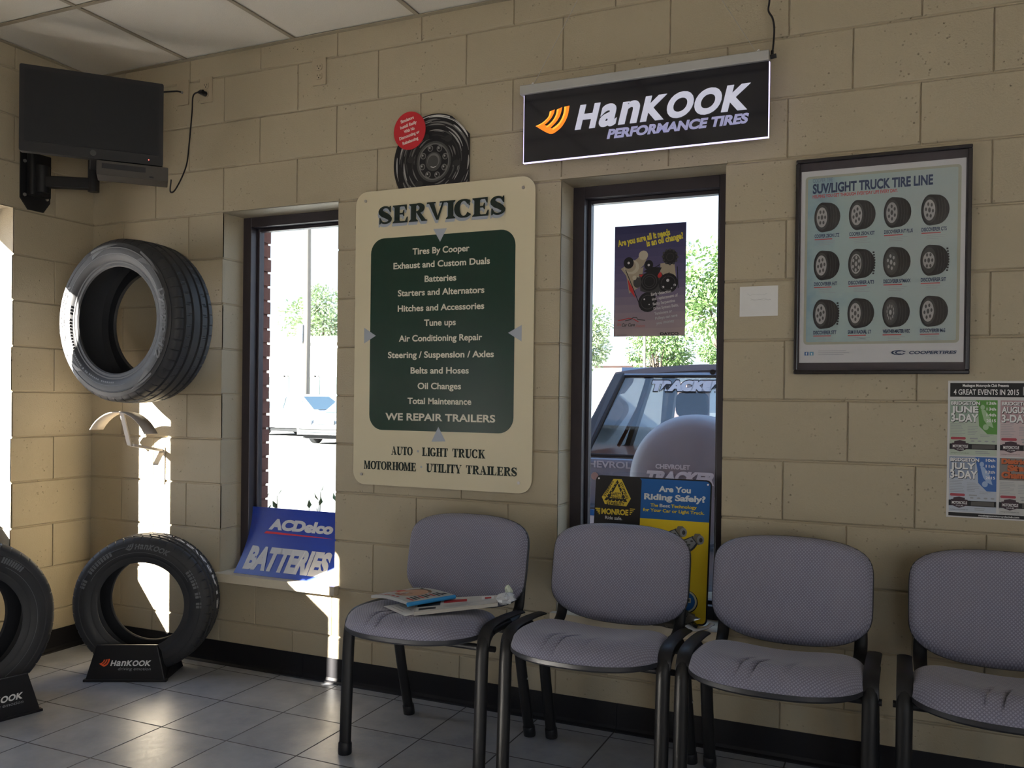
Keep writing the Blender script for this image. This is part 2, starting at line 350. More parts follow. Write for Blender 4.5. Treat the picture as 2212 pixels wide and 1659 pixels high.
# a bold bracket-serif alphabet for the painted signs
def serif(P, st, u, v, h, m, w, align='l'):
    T = .30; t = .095; sh = .085; se = .10
    def stem(o, x, wd=T, lo=0, hi=1, top=True, bot=True):
        o.append([(x, lo), (x+wd, lo), (x+wd, hi), (x, hi)])
        if bot: o.append([(x-se, lo), (x+wd+se, lo), (x+wd+se, lo+sh*.6), (x+wd, lo+sh*1.7), (x, lo+sh*1.7), (x-se, lo+sh*.6)])
        if top: o.append([(x-se, hi), (x-se, hi-sh*.6), (x, hi-sh*1.7), (x+wd, hi-sh*1.7), (x+wd+se, hi-sh*.6), (x+wd+se, hi)])
    def strk(o, pts, ws):
        n = len(pts); L = []; R = []
        for i, (x, y) in enumerate(pts):
            x0, y0 = pts[max(i-1, 0)]; x1, y1 = pts[min(i+1, n-1)]; dx, dy = x1-x0, y1-y0; l = math.hypot(dx, dy) or 1
            L.append((x-dy/l*ws[i]/2, y+dx/l*ws[i]/2)); R.append((x+dy/l*ws[i]/2, y-dx/l*ws[i]/2))
        for i in range(n-1): o.append([R[i], R[i+1], L[i+1], L[i]])
    def diag(o, x0, y0, x1, y1, wd): o.append([(x0, y0), (x0+wd, y0), (x1+wd, y1), (x1, y1)])
    def slab(o, x0, x1, y, s=1): o.append([(x0, y), (x1, y), (x1, y+s*sh), (x0, y+s*sh)])
    def bowl(o, cx, cy, rx, ry, a0, a1, n=16):
        pts = arc(cx, cy, rx, ry, a0, a1, n); ws = [t+(T-t)*abs(math.cos(a0+(a1-a0)*i/n))**1.3 for i in range(n+1)]
        strk(o, pts, ws)
    def glyph(c):
        o = []
        if c == 'I': stem(o, .1); return o, .47
        if c == 'E':
            stem(o, .1); o.append([(.3, 1), (.8, 1), (.8, .70), (.74, .70), (.66, 1-t), (.3, 1-t)]); o.append([(.3, 0), (.84, 0), (.86, .32), (.80, .32), (.70, t), (.3, t)])
            o.append([(.3, .46), (.56, .46), (.60, .36), (.66, .36), (.66, .70), (.60, .70), (.56, .46+t), (.3, .46+t)]); return o, .92
        if c == 'L': stem(o, .1); o.append([(.3, 0), (.80, 0), (.83, .36), (.77, .36), (.66, t), (.3, t)]); return o, .88
        if c == 'T': stem(o, .30, top=False); o.append([(0, 1), (0, .66), (.06, .66), (.14, 1-t), (.73, 1-t), (.81, .66), (.87, .66), (.87, 1)]); return o, .90
        if c == 'H': stem(o, .1); stem(o, .66); o.append([(.3, .46), (.7, .46), (.7, .46+t), (.3, .46+t)]); return o, 1.06
        if c == 'R':
            stem(o, .1); bowl(o, .42, .74, .30, .215, -pi/2, pi/2); slab(o, .3, .44, 1, -1.1); slab(o, .3, .44, .49); o.append([(.40, .52), (.62, .50), (.98, 0), (.70, 0)]); o.append([(.70, 0), (1.02, 0), (1.02, .05), (.9, .09)]); return o, 1.02
        if c == 'M':
            stem(o, .08, t*1.3, top=False); stem(o, .80, top=False); o.append([(-.02, 1), (.33, 1), (.60, .28), (.50, 0), (.44, 0), (.1, .94), (-.02, .95)]); diag(o, .46, 0, .80, 1, t*1.3); o.append([(.78, 1), (1.17, 1), (1.17, .95), (1.07, .9), (.8, .9)]); return o, 1.22
        if c == 'V':
            o.append([(.06, .96), (.34, .96), (.62, .0), (.48, .0)]); o.append([(.48, .0), (.60, .0), (.90, .96), (.80, .96)]); slab(o, -.04, .44, 1, -1); slab(o, .66, 1.02, 1, -1); return o, 1.0
        if c == 'A':
            o.append([(.12, .04), (.22, .04), (.48, 1), (.42, 1)]); o.append([(.36, 1), (.54, 1), (.92, .04), (.62, .04)]); slab(o, -.02, .34, 0); slab(o, .52, 1.02, 0); o.append([(.24, .28), (.68, .28), (.66, .28+t), (.26, .28+t)]); return o, 1.02
        if c == 'Y':
            stem(o, .34, lo=0, hi=.45, top=False); o.append([(.02, .96), (.30, .96), (.60, .42), (.34, .42)]); o.append([(.56, .40), (.62, .46), (.90, .96), (.80, .96)]); slab(o, -.06, .40, 1, -1); slab(o, .68, 1.0, 1, -1); return o, .96
        if c == 'K':
            stem(o, .1); o.append([(.34, .40), (.46, .40), (.88, .96), (.76, .96)]); o.append([(.42, .58), (.56, .70), (1.0, .04), (.68, .04)]); slab(o, .62, .98, 1, -1); slab(o, .58, 1.06, 0); return o, 1.06
        if c == 'U':
            stem(o, .1, bot=False, lo=.30); strk(o, [(.235, .32)]+arc(.52, .30, .285, .255, pi, 2*pi, 14)+[(.80, .34)], [T]+[T-(T-t)*min(1, max(0, i/7-.4)) for i in range(15)]+[t]); stem(o, .76, t, lo=.30, bot=False); return o, 1.0
        if c == 'O': bowl(o, .47, .5, .36, .455, 0, 2*pi, 30); return o, .94
        if c in 'CG':
            bowl(o, .47, .5, .36, .455, .22*pi, 1.80*pi, 26); o.append([(.72, .96), (.78, .96), (.80, .64), (.74, .64), (.66, .86)])
            if c == 'G': stem(o, .62, T*.85, .04, .42, bot=False); slab(o, .52, .96, .38)
            return o, .92 if c == 'C' else 1.0
        if c == 'S':
            a = arc(.40, .735, .26, .215, .10*pi, 1.0*pi, 10)+[(.16, .66), (.28, .55), (.46, .46), (.60, .36)]+arc(.40, .265, .28, .215, .0, -.90*pi, 12)
            n = len(a); ws = [t+.02+(T-t)*math.exp(-((i-12.0)/4.2)**2) for i in range(n)]
            strk(o, a, ws); o.append([(.66, 1.0), (.72, 1.0), (.72, .66), (.66, .66), (.58, .82)]); o.append([(.06, 0), (.12, 0), (.22, .18), (.12, .36), (.06, .36)]); return o, .82
        if c == '*': o.append([(.2+.1*math.cos(i*pi/5), .5+.1*math.sin(i*pi/5)) for i in range(10)]); return o, .4
        return o, .42
    tot = 0; items = []
    for c in st:
        g, adv = glyph(c); items.append((g, tot)); tot += adv+.005
    k = w/tot; x0 = u-(w/2 if align == 'c' else 0)
    for g, x in items:
        for poly in g: P.poly([(x0+(x+px)*k, v+py*h) for px, py in poly], m)

P_ = lambda n, c, r=.5: mat('print_'+n, c, r, var=.04, nscale=6, spec=.25)
PW = P_('white', (.72, .72, .72)); PK = P_('black', (.012, .011, .013)); PR = P_('red', (.42, .03, .03)); PB = P_('blue', (.02, .08, .32)); PY = P_('yellow', (.72, .48, .02)); PG = P_('grey', (.30, .31, .33)); PO = P_('orange', (.75, .12, .02))
def flame_logo(P, u, v, h, m, m2=None):
    # three swept blades that flow into one pointed body
    k = h*1.12; f = lambda a, b: (u-.42*h+a*k, v-.12*h+b*k)
    def cv(pts, n=5):
        o = []
        for i in range(len(pts)-1):
            p0, p1, p2, p3 = pts[max(i-1, 0)], pts[i], pts[i+1], pts[min(i+2, len(pts)-1)]
            for q in range(n):
                t = q/n; o.append(tuple(.5*((2*p1[c])+(-p0[c]+p2[c])*t+(2*p0[c]-5*p1[c]+4*p2[c]-p3[c])*t*t+(-p0[c]+3*p1[c]-3*p2[c]+p3[c])*t**3) for c in (0, 1)))
        return o+[pts[-1]]
    B = (([(.59, .87), (.55, .70), (.44, .58), (.26, .46), (0, .37)], [(.80, .93), (.76, .78), (.66, .62), (.52, .48), (.35, .36)]),
         ([(.89, .91), (.85, .72), (.76, .56), (.62, .42), (.44, .30)], [(1.11, .98), (1.05, .74), (.94, .53), (.78, .36), (.55, .18)]),
         ([(1.20, .98), (1.17, .74), (1.08, .52), (.94, .35), (.70, .20)], [(1.41, 1.0), (1.35, .66), (1.23, .40), (1.05, .18), (.80, .02)]))
    P.poly([f(*p) for p in cv([(0, .37), (.20, .39), (.35, .38), (.50, .32), (.62, .24), (.74, .20), (.90, .20), (.82, .04), (.67, .0), (.50, .05), (.25, .20), (0, .37)])[:-1]], m)
    for L, Rr in B:
        a, b = cv(L), cv(Rr); n = len(a)
        P.raw([f(*p) for p in a+b], [(i, i+1, n+i+1, n+i) for i in range(n-1)], m)
        if m2: c = [(p[0]*.62+q[0]*.38, p[1]*.62+q[1]*.38) for p, q in zip(a, b)]; P.raw([f(*p) for p in a+c], [(i, i+1, n+i+1, n+i) for i in range(n-1)], m2)
def hankook_word(P, u, v, h, m, w, bold=.028, shear=.24):
    # cap-height a and n among capitals
    x = u; tot = 5.72
    for c, sc, adv, gw in (('H', 1.0, .80, .70), ('a', 1.33, .70, .60), ('n', 1.33, .74, .62), ('K', 1.0, .80, .78), ('O', 1.0, .88, .84), ('O', 1.0, .92, .84), ('K', 1.0, .88, .80)):
        P.text(c, x, v, h*sc, m, w=gw*w/tot, bold=bold/sc, shear=shear); x += adv*w/tot

# ------------------------------------------------------------------ the room
def block_skin(mb, fn, length, holes, odd_first, ztop, mi=0):
    # fn(s, d, z): s along the wall, d depth behind the face. Every block face is a shallow pillow with tooled joints
    k = -4
    while zc(k) < ztop:
        z0, z1 = max(zc(k), 0), min(zc(k+1), ztop)
        even = (k % 2 == 0)
        js = [i*H for i in range(-1, int(length/H)+3) if (i % 2 == 0) == (even == odd_first)]
        cuts = [0, length]; hs = [(a, b) for a, b, za, zb in holes if za < z1-.02 and zb > z0+.02]
        for a, b in hs: cuts += [a, b]
        pts = sorted(set([j for j in js if 0 < j < length]+cuts))
        pts = [p for i, p in enumerate(pts) if i == 0 or p-pts[i-1] > .03 or p in cuts]
        for a, b in zip(pts[:-1], pts[1:]):
            mid = (a+b)/2
            if any(h0 < mid < h1 for h0, h1 in hs) or b-a < .012: continue
            ga = 0 if a in cuts else 1; gb = 0 if b in cuts else 1; gt = 0 if z1 >= ztop-.001 or any(abs(zc(k+1)-h[2]) < .03 and h[0] < mid < h[1] for h in holes) else 1
            gz = 0 if z0 <= 0.001 else 1
            jt = lambda: random.uniform(-.0008, .0008)
            rings = []
            for inset, dep in ((0, .0060), (.0020, .0056), (.0050, .0009), (.0078, 0)):
                D = dep
                A, B, Z0, Z1 = a+inset*ga*.5, b-inset*gb*.5, z0+inset*gz, z1-inset*gt
                rings.append([fn(A, D*max(ga, 0) if not (ga or gz) else D, Z0), fn(B, D, Z0), fn(B, D, Z1), fn(A, D, Z1)])
            vs = [p for r in rings for p in r]; fs = []
            for r in range(3):
                for q in range(4): fs.append((4*r+q, 4*r+(q+1) % 4, 4*r+4+(q+1) % 4, 4*r+4+q))
            fs.append((12, 13, 14, 15))
            mb.add(vs, fs, mi)
        k += 1
def slab(mb, fn, S0, S1, Z0, Z1, d0, d1, holes, mi=0):
    xs = sorted(set([S0, S1]+[h for q in holes for h in q[:2]])); zs = sorted(set([Z0, Z1]+[h for q in holes for h in q[2:]]))
    solid = lambda i, j: 0 <= i < len(xs)-1 and 0 <= j < len(zs)-1 and not any(a < (xs[i]+xs[i+1])/2 < b and za < (zs[j]+zs[j+1])/2 < zb for a, b, za, zb in holes)
    for i in range(len(xs)-1):
        for j in range(len(zs)-1):
            if not solid(i, j): continue
            a, b, c, d = xs[i], xs[i+1], zs[j], zs[j+1]
            q = lambda s, dd, z: fn(s, dd, z)
            mb.add([q(a, d0, c), q(b, d0, c), q(b, d0, d), q(a, d0, d)], [(0, 1, 2, 3)], mi); mb.add([q(a, d1, c), q(b, d1, c), q(b, d1, d), q(a, d1, d)], [(3, 2, 1, 0)], mi)
            if not solid(i-1, j): mb.add([q(a, d0, c), q(a, d1, c), q(a, d1, d), q(a, d0, d)], [(0, 1, 2, 3)], mi)
            if not solid(i+1, j): mb.add([q(b, d0, c), q(b, d1, c), q(b, d1, d), q(b, d0, d)], [(3, 2, 1, 0)], mi)
            if not solid(i, j-1): mb.add([q(a, d0, c), q(b, d0, c), q(b, d1, c), q(a, d1, c)], [(3, 2, 1, 0)], mi)
            if not solid(i, j+1): mb.add([q(a, d0, d), q(b, d0, d), q(b, d1, d), q(a, d1, d)], [(0, 1, 2, 3)], mi)
def reveal_skin(mb, fn, depth, mi=0):
    # fn(d, inset, z): jamb face of an opening, a block end per course
    for k in range(-2, 6):
        z0, z1 = zc(k), zc(k+1); rings = []
        for ins, dep in ((0, .0040), (.002, .0036), (.0055, 0)):
            rings.append([fn(0, dep, z0+ins*(k > -2)), fn(depth, dep, z0+ins*(k > -2)), fn(depth, dep, z1-ins*(k < 5)), fn(0, dep, z1-ins*(k < 5))])
        vs = [p for r in rings for p in r]; fs = []
        for r in range(2):
            for q in (0, 2): fs.append((4*r+q, 4*r+(q+1) % 4, 4*r+4+(q+1) % 4, 4*r+4+q))
        fs.append((8, 9, 10, 11)); mb.add(vs, fs, mi)
fb = lambda s, d, z: (s, d, z)                    # back wall
fl = lambda s, d, z: (-d, -s, z)                  # left wall, s measured from the corner
hb = [(W1[0], W1[1], WIN_Z0, WIN_Z1), (W2[0], W2[1], WIN_Z0, WIN_Z1)]
hl2 = [(-W3[1], -W3[0], WIN_Z0, WIN_Z1), (-W4[1], -W4[0], WIN_Z0, WIN_Z1)]
hl = hl2+[(-W5[1], -W5[0], zc(-3), zc(5))]      # unseen opening added further along the left wall, for sun bounced off the floor
mb = MB(); block_skin(mb, fb, RX, hb, True, CEIL)
core = [(a-.006, b+.006, z0-.006, z1+.001) for a, b, z0, z1 in hb]
slab(mb, fb, 0, RX+.2, 0, CEIL+.4, .006, .19, core)
for a, b in (W1, W2):
    reveal_skin(mb, lambda d, i, z, a=a: (a-i, d, z), .19); reveal_skin(mb, lambda d, i, z, b=b: (b+i, d, z), .19)
    mb.add([(a, 0, WIN_Z1), (b, 0, WIN_Z1), (b, .19, WIN_Z1), (a, .19, WIN_Z1)], [(0, 1, 2, 3)])
    mb.box((a-.005, -.004, WIN_Z1+.002), (b+.005, .01, WIN_Z1+.011))          # painted lintel edge
struct(mb.build('wall_back', M_WALL))
mb = MB(); block_skin(mb, fl, -FY, hl, False, CEIL)
slab(mb, fl, -.3, -FY+.2, 0, CEIL+.4, .006, .19, [(a-.006, b+.006, z0-.006, z1+.001) for a, b, z0, z1 in hl])
for a, b, z0, z1 in hl2:
    reveal_skin(mb, lambda d, i, z, a=a: (-d, -(a-i), z), .19); reveal_skin(mb, lambda d, i, z, b=b: (-d, -(b+i), z), .19)
    mb.add([(0, -a, z1), (0, -b, z1), (-.19, -b, z1), (-.19, -a, z1)], [(0, 1, 2, 3)])
struct(mb.build('wall_left', M_WALL))
mb = MB(); slab(mb, lambda s, d, z: (RX+d, s, z), FY-.2, .19, 0, CEIL+.4, 0, .2, [(a, b, .2, 2.3) for a, b in WR]); struct(mb.build('wall_right', M_WALL))
mb = MB(); slab(mb, lambda s, d, z: (s, FY-d, z), -.3, RX, 0, CEIL+.4, 0, .2, [(a, b, .2, 2.3) for a, b in WF]); struct(mb.build('wall_front', M_WALL))
# brick facing outside, raked joints on the window edges
mb = MB()
slab(mb, fb, -.3, RX+.3, ZG, 3.2, .21, .30, [(a, b, z0-.03, z1+.03) for a, b, z0, z1 in hb])
for a, b in (W1, W2):
    z = WIN_Z0-.02
    while z < WIN_Z1:
        e = random.uniform(-.004, .004)
        mb.box((a-.10, .215+random.uniform(-.003, .003), z), (a+.012+e, .306, z+.057)); mb.box((b-.012+e, .215, z), (b+.10, .306, z+.057)); z += .0677
slab(mb, fl, -.3, -FY+.3, ZG, 3.2, .21, .275, [(a, b, z0-.03, z1+.03) for a, b, z0, z1 in hl])
struct(mb.build('wall_exterior', M_BRICK))
mb = MB(); mb.box((-.3, FY-.3, -.12), (RX+.3, .3, 0)); struct(mb.build('floor', M_FLOOR))
mb = MB(); mb.box((-.3, FY-.3, 2.95), (RX+.3, .3, 3.25)); struct(mb.build('roof', mat('roof_membrane', (.2, .2, .2), .9)))
# lay-in ceiling: boards on a metal grid, 0.61 m square
mb = MB(); G = .61
xs = [0]+[.600+i*G for i in range(10)]; ys = [0]+[-.585-i*G for i in range(10)]
for i in range(len(xs)):
    x0 = xs[i]; x1 = xs[i+1] if i+1 < len(xs) else RX
    for j in range(len(ys)):
        y1 = ys[j]; y0 = ys[j+1] if j+1 < len(ys) else FY
        x1c, y0c = min(x1, RX), max(y0, FY)
        if x1c-x0 < .02 or y1-y0c < .02: continue
        mb.box((x0+.007, y0c+.007, CEIL+.006), (x1c-.007, y1-.007, CEIL+.021))
struct(mb.build('ceiling', M_CEIL))
mb = MB()
for x in xs[1:]: mb.box((x-.009, FY, CEIL), (x+.009, 0, CEIL+.003)); mb.box((x-.002, FY, CEIL+.003), (x+.002, 0, CEIL+.04))
for y in ys[1:]: mb.box((0, y-.009, CEIL-.0005), (RX, y+.009, CEIL+.0025))
mb.box((0, -.022, CEIL-.001), (RX, 0, CEIL+.002)); mb.box((0, FY, CEIL-.001), (.022, -.022, CEIL+.002))
struct(mb.build('trim_1', M_GRID))
# black cove base with a toe
def cove(name, p0, p1, nrm, joints):
    p0, p1, nrm = Vector(p0), Vector(p1), Vector(nrm); d = p1-p0; L = d.length; d.normalize()
    prof = [(.0, .102), (.0035, .102), (.004, .02), (.007, .009), (.016, .004), (.019, .0), (0, 0)]
    mb = MB(); cuts = [0]+joints+[L]
    for a, b in zip(cuts[:-1], cuts[1:]):
        mb.prism(prof, lambda u, v, w: p0+d*w+nrm*u+Vector((0, 0, v)), a+.0006, b-.0006)
    return struct(mb.build(name, M_BASE))
cove('baseboard_back', (.02, 0, 0), (RX, 0, 0), (0, -1, 0), [1.26, 2.66, 3.9, 5.1])
cove('baseboard_left', (0, FY, 0), (0, 0, 0), (1, 0, 0), [1.3, 2.6, 3.9, 5.1])

# windows: bronze frame with a stepped glazing stop, pane, painted sill
def window(n, fn, a, b, sill=True, sill_ext=(.012, .022), sun_masks=()):
    # fn(s, d, z): s along the wall, d depth from the room face
    r = struct(thing('window_%d' % n, 'x', 'x')); del r['label']; del r['category']
    z0, z1 = WIN_Z0+.012, WIN_Z1
    mb = MB()
    def bar(s0, s1, za, zb, d0, d1): mb_add(s0, s1, za, zb, d0, d1)
    def mb_add(s0, s1, za, zb, d0, d1):
        vs = [fn(s, d, z) for z in (za, zb) for s, d in ((s0, d0), (s1, d0), (s1, d1), (s0, d1))]
        mb.add(vs, [(0, 3, 2, 1), (4, 5, 6, 7), (0, 1, 5, 4), (1, 2, 6, 5), (2, 3, 7, 6), (3, 0, 4, 7)])
    fw = .046
    for s0, s1 in ((a, a+fw), (b-fw, b)): bar(s0, s1, z0, z1, .13, .205)
    bar(a+fw, b-fw, z1-.044, z1, .13, .205); bar(a+fw, b-fw, z0, z0+.05, .13, .205)
    ins = fw+.013
    for s0, s1 in ((a+fw, a+ins), (b-ins, b-fw)): bar(s0, s1, z0+.05, z1-.044, .172, .205)
    bar(a+ins, b-ins, z1-.058, z1-.044, .172, .205); bar(a+ins, b-ins, z0+.05, z0+.062, .172, .205)
    bevel(mb.build('frame', M_BRONZE, r), .0015, 1)
    mb = MB(); vs = [fn(s, d, z) for z in (z0+.055, z1-.05) for s, d in ((a+fw+.004, .185), (b-fw-.004, .185), (b-fw-.004, .191), (a+fw+.004, .191))]
    mb.add(vs, [(0, 3, 2, 1), (4, 5, 6, 7), (0, 1, 5, 4), (1, 2, 6, 5), (2, 3, 7, 6), (3, 0, 4, 7)]); mb.build('glass_pane', M_TINTED if n < 3 else M_GLASS, r)
    if sill:
        mb = MB()
        for s0, s1, d0, d1 in ((a-sill_ext[0], b+sill_ext[1], -.034, 0), (a+.001, b-.001, 0, .13)):
            vs = [fn(s, d, z) for z in (WIN_Z0-.022, WIN_Z0+.014) for s, d in ((s0, d0), (s1, d0), (s1, d1), (s0, d1))]
            mb.add(vs, [(0, 3, 2, 1), (4, 5, 6, 7), (0, 1, 5, 4), (1, 2, 6, 5), (2, 3, 7, 6), (3, 0, 4, 7)])
        mb.build('window_sill', M_SILL, r)
    for poly, d in sun_masks:
        mb = MB(); mb.prism(poly, lambda u, v, w: fn(u, w, v), d, d+.004); mb.build('sun_mask', mat('sun_mask_dark', (.06, .07, .12), .7), r)  # unseen flat masks, added only to cut the incoming sun
    return r
window(1, fb, *W1); window(2, fb, *W2)
window(3, fl, -W3[1], -W3[0], sun_masks=[([(.42, .40), (1.01, .40), (1.01, .46), (.756, .558), (.56, .635), (.42, .655)], .12)])  # added mask, its top edge shaped to end the sun strip by the corner
window(4, fl, -W4[1], -W4[0], sun_masks=[([(1.628, .41), (2.234, .41), (2.234, 1.0), (1.846, 1.0), (1.846, 1.272), (1.628, 1.272)], .004),
    ([(1.628, 1.30), (1.66, 1.308), (1.872, 1.557), (1.95, 1.53), (2.234, 1.53), (2.234, 2.02), (1.628, 2.02)], .004)])  # added masks, outlines shaped to leave the sun patch by the left sill
def glazed(n, fn, a, b):
    r = struct(thing('window_%d' % n, 'x', 'x')); del r['label']; del r['category']
    mb = MB()
    for k in range(3):
        s = a+(b-a-.05)*k/2
        mb.box(*fn(s, .2, s+.05, 2.3))
    for z in (.2, 2.25): mb.box(*fn(a, z, b, z+.05))
    mb.build('frame', M_BRONZE, r)
for i, (a, b) in enumerate(WF): glazed(5+i, lambda s0, z0, s1, z1: ((s0, FY-.12, z0), (s1, FY-.04, z1)), a, b)
glazed(8, lambda s0, z0, s1, z1: ((-.12, s0, z0*.77+.04), (-.04, s1, z1*.77+.04)), *W5)  # frame for the added bounce-light opening
for i, (a, b) in enumerate(WR): glazed(7+i, lambda s0, z0, s1, z1: ((RX+.04, s0, z0), (RX+.12, s1, z1)), a, b)

# ------------------------------------------------------------------ wall plates, cords, television
def outlet(x, z, label, group, coax=False):
    t = thing('wall_outlet', label, 'outlet', (x, 0, z), group=group)
    mb = MB(); mb.rbox((-.035, -.0075, -.057), (.035, -.0005, .057), .004); bevel(mb.build('cover_plate', M_PLATE, t), .0015)
    if coax:
        mb = MB(); mb.cyl((0, -.006, 0), (0, -.016, 0), .0055, 12); mb.build('coax_socket', M_STEEL, t); return t
    for s in (-1, 1):
        mb = MB(); mb.rbox((-.017, -.0095, s*.0195-.014), (.017, -.006, s*.0195+.014), .009); r = mb.build('receptacle', M_PLATE, t)
        mb = MB()
        mb.box((-.008, -.0099, s*.0195-.001), (-.006, -.009, s*.0195+.007)); mb.box((.006, -.0099, s*.0195-.001), (.008, -.009, s*.0195+.006)); mb.cyl((0, -.009, s*.0195-.007), (0, -.0099, s*.0195-.007), .0028, 8)
        mb.build('slot', M_DARKHOLE, r)
    mb = MB(); mb.cyl((0, -.007, 0), (0, -.0085, 0), .003, 8); mb.build('screw', M_PLATE, t)
    return t
outlet(1.334, 2.578, 'tan duplex outlet high on the block wall above the services board', 'wall outlets')
outlet(.712, 2.582, 'tan duplex outlet with a black cord plugged in, right of the television', 'wall outlets')
outlet(.572, 2.588, 'tan cable plate on the wall just beside the television edge', 'wall outlets', coax=True)
def spline(pts, n=8):
    pts = [Vector(p) for p in pts]; out = []
    for i in range(len(pts)-1):
        p0 = pts[max(i-1, 0)]; p1 = pts[i]; p2 = pts[i+1]; p3 = pts[min(i+2, len(pts)-1)]
        for k in range(n):
            t = k/n; out.append(.5*((2*p1)+(-p0+p2)*t+(2*p0-5*p1+4*p2-p3)*t*t+(-p0+3*p1-3*p2+p3)*t**3))
    out.append(pts[-1]); return out
t = thing('power_cord', 'black power cord looping from the box under the television up to an outlet', 'cord', (0, 0, 0))
mb = MB(); mb.tube(spline([(.648, -.142, 2.150), (.60, -.10, 2.112), (.592, -.06, 2.135), (.621, -.03, 2.24), (.638, -.03, 2.34), (.648, -.025, 2.48), (.664, -.035, 2.552), (.70, -.04, 2.563)]), .0035, 6); mb.build('cable', M_BLKP, t)
mb = MB(); mb.tube([(.698, -.038, 2.563), (.712, -.036, 2.563), (.722, -.034, 2.562)], [.006, .011, .011], 10); mb.tube([(.712, -.036, 2.5625), (.712, -.010, 2.5625)], .0115, 10); mb.build('plug', M_BLKP, t)
tag((lambda m: (m.tube(spline([(.47, -.21, 2.50), (.52, -.12, 2.555), (.56, -.04, 2.585), (.572, -.017, 2.588)]), .004, 6), m.build('coax_cable', M_BLKP))[1])(MB()), 'short black coaxial cable running from the wall plate behind the television', 'cable')

TA = math.atan2(.396, .364); tvc = Vector((.460, -.385, 2.375))       # screen faces the seats
tv = thing('television', 'black flat screen television on a bracket in the ceiling corner', 'television', tvc, TA)
mb = MB(); mb.rbox((-.272, -.012, -.178), (.272, .022, .178), .008); mb.rbox((-.17, .02, -.12), (.17, .06, .12), .02); bevel(mb.build('casing', M_BLKP, tv), .003)
mb = MB(); mb.box((-.254, -.0135, -.136), (.254, -.012, .160)); mb.build('screen', mat('dark_screen', (.008, .009, .012), .3, var=.02, spec=.3), tv)
mb = MB(); mb.cyl((.215, -.012, -.158), (.215, -.0135, -.158), .0022, 8); mb.build('power_light', mat('red_led', (.5, .05, .05), .4, emit=(1, .15, .12), estr=2), tv)
mb = MB(); mb.cyl((0, -.012, -.155), (0, -.0132, -.155), .012, 16); mb.build('maker_badge', mat('dull_badge', (.03, .03, .032), .35), tv)
br = thing('television_bracket', 'black steel swing arm bracket bolted to the left wall under the television', 'bracket', (0, -.31, 2.15))
mb = MB(); mb.prism([(-.073, .13), (.073, .13), (.073, -.075), (.04, -.123), (-.035, -.123), (-.073, -.075)], lambda u, v, w: (w, u, v), .001, .008); mb.build('wall_plate', M_BLK, br)
for yy, zz in ((-.055, .09), (.055, .09), (-.055, -.06), (.055, -.06)):
    mb = MB(); mb.cyl((.008, yy, zz), (.013, yy, zz), .008, 6); mb.build('bolt', M_STEEL, br)
mb = MB(); mb.rbox((.008, -.05, -.06), (.05, .05, .125), .012, axis='z'); mb.cyl((.05, 0, -.045), (.05, 0, .075), .03, 14); bevel(mb.build('pivot_housing', M_BLK, br), .003)
def beam(mb, a, b, w, h):
    a, b = Vector(a), Vector(b); d = (b-a).normalized(); s = d.cross(Vector((0, 0, 1))).normalized()*w/2; u = Vector((0, 0, h/2))
    vs = [p+i*s+j*u for p in (a, b) for i, j in ((-1, -1), (1, -1), (1, 1), (-1, 1))]
    mb.add(vs, [(0, 1, 2, 3), (7, 6, 5, 4), (0, 4, 5, 1), (1, 5, 6, 2), (2, 6, 7, 3), (3, 7, 4, 0)])
mb = MB(); beam(mb, (.05, 0, .005), (.235, .115, .005), .04, .05); bevel(mb.build('lower_arm', M_BLK, br), .004)
mb = MB(); mb.cyl((.235, .115, -.03), (.235, .115, .11), .024, 14); mb.build('elbow', M_BLK, br)
mb = MB(); beam(mb, (.235, .115, .085), (.40, -.02, .085), .035, .04); bevel(mb.build('upper_arm', M_BLK, br), .004)
mb = MB(); mb.box((-.05, -.004, -.03), (.05, .004, .10), rot=Matrix.Rotation(TA, 3, 'Z')); o = mb.build('mounting_plate', M_BLK, br, (.40, -.015, .12))
bx = thing('media_box', 'small dark grey set top box under the right half of the television', 'box', (.53, -.255, 2.162), TA)
mb = MB(); mb.rbox((-.13, -.05, -.03), (.15, .07, .03), .004); bevel(mb.build('housing', mat('dark_grey_plastic', (.04, .035, .03), .6), bx), .003)
mb = MB(); mb.box((-.11, -.0515, -.002), (.06, -.049, .02)); mb.build('front_window', M_BLKP, bx)
mb = MB(); mb.box((.075, -.052, -.024), (.092, -.049, -.016)); mb.build('button', M_BLKP, bx)
mb = MB(); mb.box((-.06, -.02, .03), (.06, .05, .035)); mb.build('mounting_foot', M_BLK, bx)

